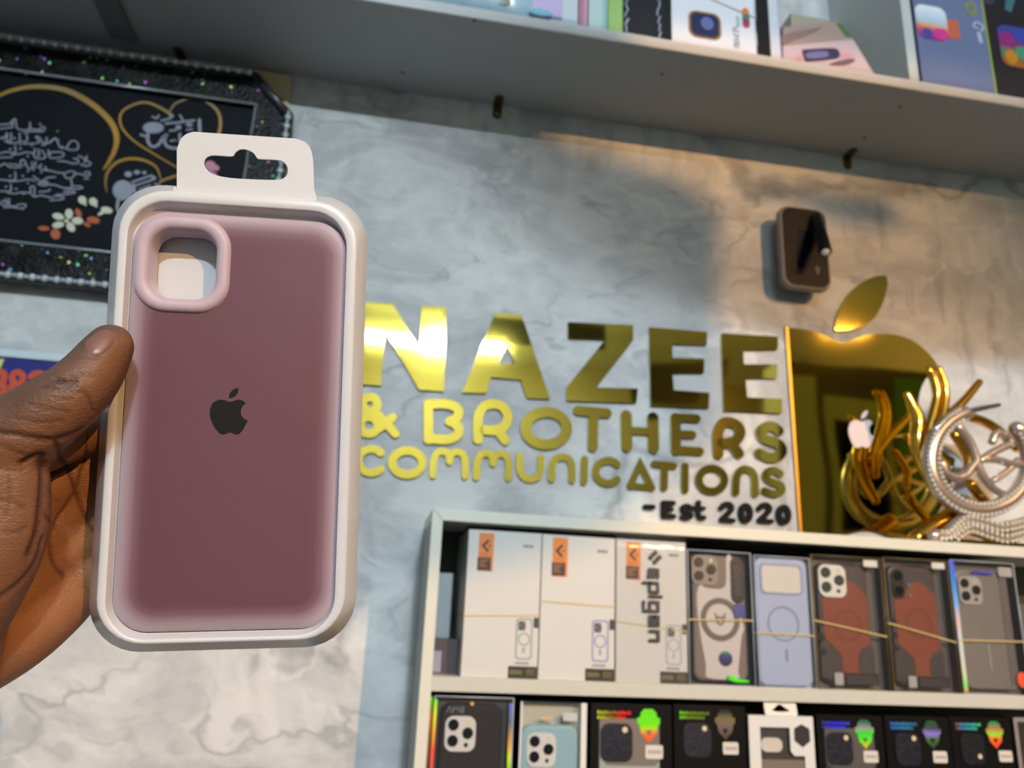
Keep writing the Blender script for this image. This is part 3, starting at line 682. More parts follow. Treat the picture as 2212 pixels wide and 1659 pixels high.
g = G(); petal(g, 700, 395, 90, 36, .05, 1); petal(g, 885, 485, 85, 75, 1.2, 2); petal(g, 1250, 150, 75, 45, 1.1, 3); petal(g, 1490, 265, 105, 52, .15, 4); petal(g, 1390, 335, 60, 36, .4, 5)
sub(g, 'painted_leaves', rust, pan)
g = G(); petal(g, 1700, 105, 95, 52, .2, 1); petal(g, 1620, 150, 70, 26, -.5, 2)
sub(g, 'painted_bud', cream, pan)
for x, y in ((985,1395),(1115,1415)):
    g = G(); petal(g, x, y, 52, 46, .6, 1, q3); petal(g, x+30, y+45, 26, 16, .9, 2, q3); sub(g, 'painted_bud', cream, pan)
g = G(); petal(g, 1390, 1060, 75, 66, .5, 1, q4); petal(g, 1460, 1085, 44, 36, 0, 2, q4); petal(g, 1420, 1170, 60, 38, .3, 3, q4)
sub(g, 'painted_flower', pink, pan)
# beige card tucked behind the cut corner of the frame
bx = [wl(p, -.003) for p in ((470,120),(632,168),(622,330),(470,330))]
cb = thing('card_sheet', 'beige cardboard sheet peeking out behind the cut corner of the black frame', 'cardboard', (bx[0][0], 0, bx[2][1]))
zt_ = ZS-.003
part(G().ext([[(bx[2][0]-.08,bx[2][1]),(bx[1][0],bx[2][1]),(bx[1][0],zt_),(bx[2][0]-.08,zt_)]], -.0045, -.0005), 'sheet', mat('beige_card', (206,186,146), .75, noise=.08, nscale=30), cb)

# ------------------------------------------------------------------ blue number board low on the left
YN = -.004
def nb(p): q = at(p[0], p[1], YN); return (q.x, q.z)
nx1 = nb((222,880))[0]; nx0 = nx1-.50; nz1 = nb((90,764))[1]; nz0 = nb((200,905))[1]
bd = thing('number_board', 'blue board with orange digits and white top edge behind the thumb', 'sign', ((nx0+nx1)/2, 0, nz0))
part(G().box(nx0, nx1, YN, -.0005, nz0, nz1), 'board', mat('board_navy', (28,28,118), .4), bd)
part(G().box(nx0, nx1, YN-.003, -.0005, nz1-.0095, nz1+.0015), 'top_edge', mat('board_white', (206,220,222), .4), bd, .001)
part(G().ext([[nb(p) for p in ((-120,775),(10,776),(-22,850),(-120,850))]], YN-.0008, YN+.001), 'yellow_flash', mat('board_yellow', (224,212,70), .4), bd)
part(G().ext([[nb(p) for p in ((-120,780),(4,780),(-26,846),(-120,846))]], YN-.0012, YN+.001), 'white_flash', mat('board_white2', (214,228,216), .4), bd)
part(G().ext([[nb(p) for p in ((195,884),(225,882),(225,920),(195,912))]], YN-.0008, YN+.001), 'yellow_corner', MATS['board_yellow'], bd)
org = mat('digit_orange', (204,76,36), .45)
kd = .00066
def dig(strokes):
    g = G()
    for i, (P, hw, cl) in enumerate(strokes): g.stroke([nb(p) for p in P], hw*kd, YN-.0015-.00005*i, YN, closed=cl, n=6)
    part(g, 'digit', org, bd)
def eight(cx, cy): return [(arc(cx+1,cy-13,11.5,12.5,0,360,14)[:-1],6.4,True), (arc(cx-1,cy+14,13,14,0,360,14)[:-1],6.8,True)]
dig(eight(38,830)); dig(eight(-2,828))
dig([([(68,814),(78,807),(92,809),(96,820),(88,829),(80,831)],6.5,False), ([(80,831),(94,836),(97,850),(86,860),(70,856)],6.5,False)])
dig([([(108,812),(122,812),(134,813),(128,840),(122,862)],6.5,False)])
# ================================================================== the held package
PX = Vector((.99790734, .00530594, .06444211)); PD = Vector((.06224724, .19088813, -.97963616)); PZ = Vector((-.01749912, .98159746, .19015838))
PC = Vector((-.05893919, -.80022136, .06782189))
# package frame: local x right, local z up, local y into the picture (like the flat shapes)
PM = Matrix.Identity(4)
for i in range(3):
    PM[i][0] = PX[i]; PM[i][1] = PZ[i]; PM[i][2] = -PD[i]; PM[i][3] = PC[i]
PMI = PM.inverted()
def pk(px, py, w=0.):
    """point of the package's own frame at height w in front of its back"""
    o = PMI @ CAM; d = PMI.to_3x3() @ ray(px, py); t = (-w-o.y)/d.y; q = o+d*t
    return (q.x, q.z)
W2, H2 = .0475, .0875
tray_m = mat('white_plastic', (208,208,210), .28, coat=.25)
pkg = thing('retail_package', 'white plastic retail tray with hang tab held in the hand', 'package', mtx=PM)
def rl(l, r, t, b, rad, w, n=8):
    return [Vector((p[0], -w, p[1])) for p in rrect(-W2+l, W2-r, -H2+b, H2-t, rad, n)]
D1 = .0080
prof = [(.0010,.0010,.0010,.0010,.0175,0),(0,0,0,0,.0185,.0003),(0,0,0,0,.0185,.0010),(.0042,.0037,.0041,.0040,.0165,D1-.0012),(.0045,.0040,.0044,.0042,.0163,D1-.0004),(.0051,.0046,.0050,.0047,.0160,D1),
        (.0070,.0071,.0078,.0054,.0142,D1),(.0075,.0077,.0083,.0058,.0138,D1-.0003),(.0077,.0079,.0086,.0060,.0136,D1-.0010),
        (.0080,.0081,.0093,.0068,.0134,.0036),(.0081,.0082,.0098,.0069,.0133,.0031),(.0082,.0083,.0113,.0071,.0130,.0029),(.0083,.0084,.0117,.0072,.0128,.0022),(.0090,.0090,.0122,.0080,.0125,-.0048),(.0110,.0110,.0142,.0100,.0115,-.0056)]
loops = [rl(*i) for i in prof]
g = G().loft(loops[::-1]); n = len(loops[0])
g.f.append(list(range(n))); g.mi.append(0)
tray = g.build('tray', tray_m, pkg, fix=True)
for p in tray.data.polygons: p.use_smooth = True
tm = tray.modifiers.new('edge', 'EDGE_SPLIT'); tm.split_angle = radians(42)
# hang tab with its slot
WT = .0050
def arcp(c, r, a0, a1, n=7): return [(c[0]+r*cos(radians(a0+(a1-a0)*k/n)), c[1]+r*sin(radians(a0+(a1-a0)*k/n))) for k in range(n+1)]
A = [pk(*p, WT) for p in ((383,412),(383,330),(384,322),(391,302),(404,291),(424,285),(640,301),(660,309),(672,325),(677,350),(679,412),(681,418),(684,424),(684,436),(376,428),(376,405),(381,404))]
tab = cat_rom(A[:4], 3)[:-1]+cat_rom(A[3:6], 4)[:-1]+cat_rom(A[6:10], 4)+A[10:]
slot = [(442,357),(445,344),(455,338),(470,337),(502,339),(509,331),(520,324),(535,325),(548,332),(556,343),(564,345),(600,347),(614,352),(622,365),(621,378),(612,387),(598,390),(550,389),(500,386),(468,380),(451,371)]
slot = [tuple(p) for p in cat_rom([pk(*p, WT) for p in slot], 3, True)]
G().ext([[tuple(p) for p in tab], slot], -WT-.0008, -WT).build('hang_tab', tray_m, pkg, bevel=.0003, seg=2)
# ------------------------------------------------------------------ the phone case lying in it
WC = .0060
k_ = [pk(254,1000,WC), pk(743,900,WC), pk(520,462,WC), pk(480,1367,WC)]
cx0, cx1, cz1, cz0 = k_[0][0], k_[1][0], k_[2][1], k_[3][1]
# edges follow the photo's slight lean inside the tray
ccx, ccz = (cx0+cx1)/2, (cz0+cz1)/2; cw, chh = (cx1-cx0)/2, (cz1-cz0)/2
CM = PM @ Matrix.Translation((ccx, 0, ccz))
RC = .0125
cas = thing('phone_case', 'frosted mauve phone case with black apple mark inside the white tray', 'phone case', mtx=CM)
rose = bpy.data.materials.new('frosted_mauve'); rose.use_nodes = True; MATS['frosted_mauve'] = rose
nt = rose.node_tree; bs = nt.nodes['Principled BSDF']; N = nt.nodes.new; Lk = nt.links.new
tc = N('ShaderNodeTexCoord'); sp_ = N('ShaderNodeSeparateXYZ'); Lk(tc.outputs['Object'], sp_.inputs[0])
def mth(op, a, b=None, c=None):
    m_ = N('ShaderNodeMath'); m_.operation = op
    for i, s in enumerate((a, b, c)):
        if s is None: continue
        if hasattr(s, 'links'): Lk(s, m_.inputs[i])
        else: m_.inputs[i].default_value = s
    return m_.outputs[0]
qx = mth('SUBTRACT', mth('ABSOLUTE', sp_.outputs[0]), cw-.016); qz = mth('SUBTRACT', mth('ABSOLUTE', sp_.outputs[2]), chh-.016)
ln = mth('SQRT', mth('ADD', mth('POWER', mth('MAXIMUM', qx, 0.), 2.), mth('POWER', mth('MAXIMUM', qz, 0.), 2.)))
sd = mth('SUBTRACT', mth('ADD', ln, mth('MINIMUM', mth('MAXIMUM', qx, qz), 0.)), .016)   # distance to the rim of the case: thin, pale plastic there
cr = N('ShaderNodeValToRGB'); mr = N('ShaderNodeMapRange'); mr.inputs[1].default_value = -.0122; mr.inputs[2].default_value = 0.
Lk(sd, mr.inputs[0]); Lk(mr.outputs[0], cr.inputs[0])
el = cr.color_ramp.elements; el[0].position = 0; el[0].color = (*lin((98,62,72)), 1); el[1].position = 1; el[1].color = (*lin((178,162,172)), 1)
for p, c in ((.22,(101,65,75)),(.45,(120,88,98)),(.65,(148,124,134)),(.85,(172,154,164))):
    e = el.new(p); e.color = (*lin(c), 1)
Lk(cr.outputs[0], bs.inputs['Base Color']); bs.inputs['Roughness'].default_value = .55; bs.inputs['Sheen Weight'].default_value = .25; bs.inputs['Sheen Roughness'].default_value = .5
bs.inputs['Specular IOR Level'].default_value = .35
def cl(ins, w, n=8, r=RC): return [Vector((p[0], -w, p[1])) for p in rrect(-cw+ins, cw-ins, -chh+ins, chh-ins, max(.004, r-ins*.5), n)]
LC = [cl(.0008,WC-.0100), cl(0,WC-.0085), cl(0,WC-.0040), cl(.0004,WC-.0024), cl(.0013,WC-.0011), cl(.0026,WC-.0003), cl(.004,WC)]
# camera opening
rg = [pk(290,575,WC), pk(498,575,WC), pk(400,468,WC), pk(400,676,WC)]
rx0, rx1, rz1, rz0 = rg[0][0]-ccx, rg[1][0]-ccx, rg[2][1]-ccz, rg[3][1]-ccz
hole = rrect(rx0+.003, rx1-.003, rz0+.003, rz1-.003, .009, 8)
g = G().loft(LC[::-1] if False else LC)
g.f = [f[::-1] for f in g.f]
tri = geometry.tessellate_polygon([[Vector((p.x, p.z, 0)) for p in LC[-1]], [Vector((p[0], p[1], 0)) for p in hole]])
base = [(p.x, -WC, p.z) for p in LC[-1]]+[(p[0], -WC, p[1]) for p in hole]
g.add(base, [list(t) for t in tri])
shell = g.build('case_shell', rose, cas, fix=True)
for p in shell.data.polygons:
    if p.normal.y > 0 and abs(p.normal.y) > .95: p.flip()
    p.use_smooth = True
em_ = shell.modifiers.new('edge', 'EDGE_SPLIT'); em_.split_angle = radians(60)
palep = mat('pale_pink_silicone', (186,164,174), .5, sheen=.3)
RI = .0052
def ro(ins, w): return [Vector((p[0], -w, p[1])) for p in rrect(rx0+ins, rx1-ins, rz0+ins, rz1-ins, max(.004, .0118-ins*.75), 8)]
g = G().loft([ro(-.0002,WC-.0006), ro(.0002,WC+.0005), ro(.0009,WC+.0014), ro(.002,WC+.0018), ro(.0034,WC+.0017), ro(.0044,WC+.0012), ro(.0051,WC+.0002), ro(RI+.0002,WC-.002), ro(RI+.0006,WC-.0085)])
ring_o = g.build('camera_ring', palep, cas, fix=True)
for p in ring_o.data.polygons: p.use_smooth = True
b_, l_ = apple_shape(496, 899, 77, 1.2)
g = G()
for L in (b_, l_): g.ext([[(lambda q: (q[0]-ccx, q[1]-ccz))(pk(*p, WC)) for p in L][::-1]], -WC-.0001, -WC+.0003)
g.build('apple_mark', mat('printed_black', (22,18,17), .6, spec=.2), cas)

# ================================================================== the hand that holds it
def sweep(pts):
    """pts: (px, py, depth, radius_m) -> rounded tapering limb as world spheres path"""
    P = [atd(p[0], p[1], p[2]) for p in pts]; R = [p[3] for p in pts]
    X = cat_rom([(p.x, p.y, p.z, r) for p, r in zip(P, R)] if False else P, 6)
    RR = [v.x for v in cat_rom([(r, 0) for r in R], 6)]
    return X, RR
limbs = {}
def limb(key, pts, flat=1., up=None):
    X, RR = sweep(pts); g = G(); g.tube(X, RR, 22, flat=flat, up=up, round_ends=True); limbs.setdefault(key, []).append((X, RR)); return g
hg = G()
def join(g): b = len(hg.v); hg.v.extend(g.v); hg.f.extend([[b+i for i in f] for f in g.f]); hg.mi.extend(g.mi)
# thumb, from its ball to the tip
join(limb('thumb', [(-270,1330,.2445,.0215),(-220,1150,.2505,.0190),(-160,1045,.255,.0175),(-80,985,.257,.0166),(20,950,.257,.0150),(90,902,.2575,.0128),(150,856,.2595,.0112),(192,812,.2630,.0099),(222,770,.2668,.0087),(238,748,.2690,.0079)]))
join(limb('thumb', [(150,862,.260,.0110),(205,812,.2655,.0092),(243,760,.2708,.0068),(247,738,.2715,.0060)]))
# ball of the thumb
join(limb('thenar', [(-60,960,.2565,.0150),(10,1020,.2555,.0125),(18,1090,.2550,.0125),(2,1160,.2540,.0138),(-40,1235,.2525,.0155),(-120,1330,.249,.019)]))
# web to the first finger, then the palm as four long bones
join(limb('web', [(60,960,.268,.0120),(130,945,.281,.0105),(185,935,.293,.0090),(240,930,.303,.0088)]))
join(limb('palm', [(-260,1330,.246,.022),(-120,1240,.262,.018),(20,1120,.280,.0140),(120,1040,.293,.0115),(215,985,.304,.0095)]))
join(limb('palm', [(-240,1370,.247,.023),(-100,1290,.266,.018),(40,1190,.283,.0140),(130,1110,.295,.0118),(225,1060,.306,.0095)]))
join(limb('palm', [(-230,1420,.247,.023),(-100,1350,.265,.0180),(40,1260,.282,.0140),(125,1190,.294,.0120),(220,1140,.306,.0095)]))
join(limb('palm', [(-230,1470,.246,.0235),(-90,1425,.262,.0165),(25,1375,.276,.0138),(100,1320,.286,.0130),(158,1270,.295,.0118),(225,1215,.305,.0100)]))
# fingers run on behind the package and fold lightly round its back
for (x, y, ln_, r, dip) in ((240,930,330,.0086,-30),(250,1020,390,.0090,-12),(245,1110,360,.0086,0),(235,1200,270,.0076,14)):
    join(limb('finger', [(x-60,y+25,.300,r*1.12),(x,y,.3075,r*1.05),(x+ln_*.35,y+dip*.5,.3135,r),(x+ln_*.7,y+dip,.3165,r*.93),(x+ln_,y+dip*1.2,.3170,r*.8)]))
# wrist and forearm
join(limb('arm', [(-200,1400,.249,.027),(-330,1530,.235,.0265),(-520,1750,.215,.029),(-900,2300,.19,.036),(-1250,2900,.18,.042)]))
tmp = bpy.data.objects.new('tmp_hand', bpy.data.meshes.new('tmp_hand')); COL.objects.link(tmp)
tmp.data.from_pydata([tuple(v) for v in hg.v], [], hg.f); tmp.data.update()
rm = tmp.modifiers.new('r', 'REMESH'); rm.mode = 'VOXEL'; rm.voxel_size = .00082; rm.adaptivity = 0
sm = tmp.modifiers.new('s', 'SMOOTH'); sm.factor = .5; sm.iterations = 30
dg = bpy.context.evaluated_depsgraph_get(); dg.update()
hm = bpy.data.meshes.new_from_object(tmp.evaluated_get(dg)); bpy.data.objects.remove(tmp)
hm.name = 'person'
# creases: folds pressed into the skin, found along lines on the palm and thumb
def surf(bvh, px, py):
    h = bvh.ray_cast(CAM, ray(px, py).normalized()); return h
bv = BVHTree.FromPolygons([v.co for v in hm.vertices], [list(p.vertices) for p in hm.polygons])
creases = []   # (points, half width m, depth m, darkness)
def crease(pts, w, dep, dark):
    P = []
    for p in cat_rom(pts, 7):
        h = surf(bv, p.x, p.y)
        if h[0] is not None: P.append(h[0].copy())
    if len(P) > 1: creases.append((P, w, dep, dark))
crease([(-5,934),(30,938),(70,946),(110,950),(150,940),(180,925)], .0011, .0010, .6)
crease([(50,1000),(62,992),(84,984),(92,990)], .0012, .0014, .7)
crease([(88,985),(92,1030),(88,1090),(80,1150),(62,1200)], .0014, .0012, .7)
crease([(120,950),(128,985),(150,1020),(163,1060),(172,1090)], .0008, .0008, .65)
crease([(162,1060),(178,1100),(192,1130),(205,1150)], .0008, .0007, .6)
crease([(163,1062),(140,1095),(118,1130),(108,1180),(118,1220),(138,1245)], .0008, .0007, .55)
crease([(95,1110),(112,1130),(122,1145)], .0007, .0005, .5)
crease([(190,940),(185,985),(172,1030),(163,1060)], .0008, .0007, .55)
crease([(0,1290),(40,1260),(75,1215),(92,1160)], .0011, .0008, .5)
crease([(0,960),(30,975),(60,985)], .0007, .0004, .4)
crease([(0,1010),(30,1018),(60,1010)], .0006, .0003, .3)
crease([(120,821),(135,824),(150,828),(163,820)], .0011, .0011, .8); crease([(96,832),(112,836),(128,846),(142,850)], .0006, .0006, .55); crease([(176,806),(190,812),(206,812)], .0005, .0004, .4); crease([(140,842),(160,848),(182,846)], .0005, .0005, .45); crease([(112,856),(135,862),(160,862)], .0005, .0004, .4); crease([(60,870),(100,884),(150,890)], .0006, .0005, .4); crease([(30,900),(80,912),(140,908)], .0006, .0005, .4); crease([(0,1080),(30,1086),(55,1100)], .0006, .0004, .35); crease([(10,1150),(35,1150),(60,1135)], .0006, .0004, .35); crease([(20,1030),(22,1070),(12,1120)], .0006, .0004, .3); crease([(128,832),(146,838),(166,834)], .0007, .0006, .6); crease([(150,812),(166,814),(180,808)], .0006, .0005, .5)
crease([(105,822),(118,826),(132,828)], .0006, .0005, .5)
crease([(88,836),(110,838),(140,838)], .0006, .0004, .4)
for i in range(9):
    y0_ = 846+i*9; crease([(45-i*6,y0_+4),(80-i*4,y0_),(125-i*3,y0_+1),(160-i*6,y0_+7)], .0005, .00022, .22)
crease([(190,770),(205,772),(220,770)], .0006, .0004, .4)
crease([(180,846),(192,860),(198,878),(204,890)], .0006, .0005, .4)
crease([(100,1050),(115,1075),(130,1085)], .0005, .0003, .3)
for i in range(5): crease([(140+i*8,1210+i*14),(165+i*6,1225+i*12),(190,1230+i*14)], .0004, .00018, .22)
from mathutils.kdtree import KDTree
pts_ = []
for ci, (P, w, d, k) in enumerate(creases):
    for a, b in zip(P, P[1:]):
        n_ = max(1, int((b-a).length/.0004))
        for i in range(n_): pts_.append((a.lerp(b, i/n_), ci))
kd_ = KDTree(len(pts_))
for i, (p, c) in enumerate(pts_): kd_.insert(p, i)
kd_.balance()
pos = [p for X in limbs['thumb'] for p in X[0]]; kt = KDTree(len(pos))
for i, p in enumerate(pos): kt.insert(p, i)
kt.balance()
palm_pos = [p for k in ('palm', 'finger', 'thenar', 'web') for X in limbs[k] for p in X[0]]; kp = KDTree(len(palm_pos))
for i, p in enumerate(palm_pos): kp.insert(p, i)
kp.balance()
tp_ = [p for X in limbs['thenar'] for p in X[0]]; kn = KDTree(len(tp_))
for i, p in enumerate(tp_): kn.insert(p, i)
kn.balance()
pp_ = [p for X in limbs['palm']+limbs['web'] for p in X[0]]; kq = KDTree(len(pp_))
for i, p in enumerate(pp_): kq.insert(p, i)
kq.balance()
def dp2(co): return kq.find(co)[2]
ball_c = (122,80,55)
def ss(a, b, x):
    t = max(0., min(1., (x-a)/(b-a))); return t*t*(3-2*t)
ca = hm.color_attributes.new('skin', 'FLOAT_COLOR', 'POINT')
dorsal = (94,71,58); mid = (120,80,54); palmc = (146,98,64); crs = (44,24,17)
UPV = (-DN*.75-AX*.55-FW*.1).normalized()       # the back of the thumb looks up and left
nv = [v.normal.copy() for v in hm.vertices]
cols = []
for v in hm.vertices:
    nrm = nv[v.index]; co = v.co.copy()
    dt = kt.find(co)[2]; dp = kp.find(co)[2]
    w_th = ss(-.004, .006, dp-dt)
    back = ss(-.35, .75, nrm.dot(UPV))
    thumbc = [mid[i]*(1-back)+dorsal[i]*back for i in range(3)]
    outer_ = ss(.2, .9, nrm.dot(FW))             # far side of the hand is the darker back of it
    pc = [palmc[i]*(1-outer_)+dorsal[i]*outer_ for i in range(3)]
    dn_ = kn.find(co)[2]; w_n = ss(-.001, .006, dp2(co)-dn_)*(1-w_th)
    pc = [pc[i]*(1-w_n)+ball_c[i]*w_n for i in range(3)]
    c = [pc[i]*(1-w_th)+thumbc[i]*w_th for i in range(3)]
    best = 0.
    for (p_, ix, d_) in kd_.find_n(co, 3):
        P, w, dep, dark = creases[pts_[ix][1]]
        f = math.exp(-(d_/w)**2)*.8
        if f*dark > best: best = f*dark; bd = f*dep
    if best > .01:
        v.co = co-nrm*bd
        c = [c[i]*(1-best)+crs[i]*best for i in range(3)]
    cols.append(c)
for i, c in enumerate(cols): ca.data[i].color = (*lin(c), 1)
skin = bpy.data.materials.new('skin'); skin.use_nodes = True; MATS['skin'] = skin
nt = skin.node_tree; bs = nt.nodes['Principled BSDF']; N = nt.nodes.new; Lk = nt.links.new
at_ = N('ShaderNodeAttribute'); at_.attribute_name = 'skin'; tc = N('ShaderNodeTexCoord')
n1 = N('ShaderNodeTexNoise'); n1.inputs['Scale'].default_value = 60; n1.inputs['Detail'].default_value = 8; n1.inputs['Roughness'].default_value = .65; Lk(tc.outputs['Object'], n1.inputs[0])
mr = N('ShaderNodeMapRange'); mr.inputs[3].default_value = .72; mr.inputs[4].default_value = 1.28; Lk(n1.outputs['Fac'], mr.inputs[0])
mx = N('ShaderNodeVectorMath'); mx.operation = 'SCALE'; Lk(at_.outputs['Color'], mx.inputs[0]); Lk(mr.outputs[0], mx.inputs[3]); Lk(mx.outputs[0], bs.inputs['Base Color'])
vo = N('ShaderNodeTexVoronoi'); vo.inputs['Scale'].default_value = 900; mp = N('ShaderNodeMapping'); mp.inputs['Scale'].default_value = (1, .6, 1.5); Lk(tc.outputs['Object'], mp.inputs[0]); Lk(mp.outputs[0], vo.inputs['Vector'])
n2 = N('ShaderNodeTexNoise'); n2.inputs['Scale'].default_value = 420; n2.inputs['Detail'].default_value = 4; Lk(mp.outputs[0], n2.inputs[0])
adn = mth  # math helper builds in the case material, so add here by hand
ma = N('ShaderNodeMath'); ma.operation = 'ADD'; Lk(vo.outputs['Distance'], ma.inputs[0]); Lk(n2.outputs['Fac'], ma.inputs[1])
bp = N('ShaderNodeBump'); bp.inputs['Strength'].default_value = .26; bp.inputs['Distance'].default_value = .0006; Lk(ma.outputs[0], bp.inputs['Height']); Lk(bp.outputs[0], bs.inputs['Normal'])
bs.inputs['Roughness'].default_value = .5; bs.inputs['Specular IOR Level'].default_value = .34
bs.inputs['Subsurface Weight'].default_value = .08; bs.inputs['Subsurface Scale'].default_value = .003; bs.inputs['Subsurface Radius'].default_value = (1,.4,.2)
hm.materials.clear(); hm.materials.append(skin)
for p in hm.polygons: p.use_smooth = True
hand = bpy.data.objects.new('person', hm); COL.objects.link(hand)
tag(hand, 'bare brown hand and forearm gripping the white package by its edge, thumb in front', 'person')
# thumbnail laid onto the end of the thumb
bv = BVHTree.FromPolygons([v.co for v in hm.vertices], [list(p.vertices) for p in hm.polygons])
def nail_pt(u, v):
    a = Vector((197,758)); b = Vector((236,741)); c = Vector((214,716)); 
    ctr = Vector((217,740)); ux = Vector((.80,-.60)); uy = Vector((.60,.80))   # along the thumb, across it
    # superellipse
    r = (abs(u)**2.6+abs(v)**2.6)**(1/2.6)
    return ctr+ux*u*35+uy*v*23*(1-.10*u), r
g = G(); n_ = 14; vs = []; 
def nail_surf(p):
    h = surf(bv, p.x, p.y); return h
rows = []
for i in range(9):
    rr = i/8; L = []
    for k in range(28):
        a = 2*pi*k/28; u = abs(cos(a))**.77*math.copysign(1, cos(a))*rr; v = abs(sin(a))**.77*math.copysign(1, sin(a))*rr
        h = nail_surf(nail_pt(u, v)[0])
        L.append((h[0]+h[1]*(.0006*(1-rr**4)-.00005)) if h[0] is not None else None)
    rows.append(L)
if all(p is not None for L in rows for p in L):
    g.loft(rows[1:]); g.f.append(list(range(28))[::-1]); g.mi.append(0)
    nm = mat('nail', (122,86,76), .36, coat=.12)
    no = g.build('thumbnail', nm, hand, fix=True)
    for p in no.data.polygons: p.use_smooth = True
else: print('NAIL MISSED')
# ================================================================== boxed phone cases in the cabinet
YB1 = DC+.004
def span(xl, xr, ybot, y=YB1):
    a = at(xl, ybot, y); b = at(xr, ybot, y); return a.x, b.x
card_w = mat('white_card', (214,211,205), .45, noise=.02, nscale=20)
band_m = mat('rubber_band', (206,184,120), .5)
film = clear_mat('clear_film', gloss=.035, rough=.12)
filmd = clear_mat('clear_box', gloss=.012, rough=.06)
blk = mat('black_card', (15,15,15), .5, spec=.12)
blk2 = mat('black_plastic', (24,25,30), .35)
lensm = mat('lens_glass', (20,22,28), .12, coat=.5)
def band(t, w, d, zl, zr, k=.0006):
    g = G(); y = -k
    g.loft([[Vector((x, y, z+dz)) for x, y, z in ((-w/2-k,-k,zl),(w/2+k,-k,zr),(w/2+k,d+k,zr),(-w/2-k,d+k,zl))] for dz in (-.0009, .0009)], smooth=False)
    g.build('rubber_band', band_m, t)
def tri_cam(par, x, z, s, plate, ring=lensm, name='camera_plate', y=0., dark_lens=None):
    """square camera plate with three lenses and a flash, s = plate width"""
    pl = G().ext([rrect(x-s/2, x+s/2, z-s*.56, z+s*.5, s*.26, 6)], y-.0015, y+.0003).build(name, plate, par)
    for lx, lz in ((-.24,.24),(-.24,-.24),(.24,0)):
        G().ext([ell(x+lx*s, z+lz*s, s*.175, n=18)], y-.0032, y-.001).build('lens', dark_lens or ring, pl)
    G().ext([ell(x+.24*s, z+.32*s, s*.07, n=10)], y-.002, y-.001).build('flash', mat('flash_cream', (226,212,176), .3), pl)
    G().ext([ell(x+.2*s, z-.36*s, s*.07, n=10)], y-.002, y-.001).build('sensor', dark_lens or ring, pl)
    return pl
def ringshape(g, x, z, r0, r1, y0, y1, n=30): return g.ext([ell(x, z, r1, n=n), ell(x, z, r0, n=n)], y0, y1)
def row1(xl, xr, ytop, label, name, xb=None):
    a, b = span(xl, xr, 1470); zt = (at((xl+xr)/2, ytop, YB1).z); return (a+b)/2, b-a, zt-Z1
grp1 = 'boxed cases on the upper cabinet shelf'
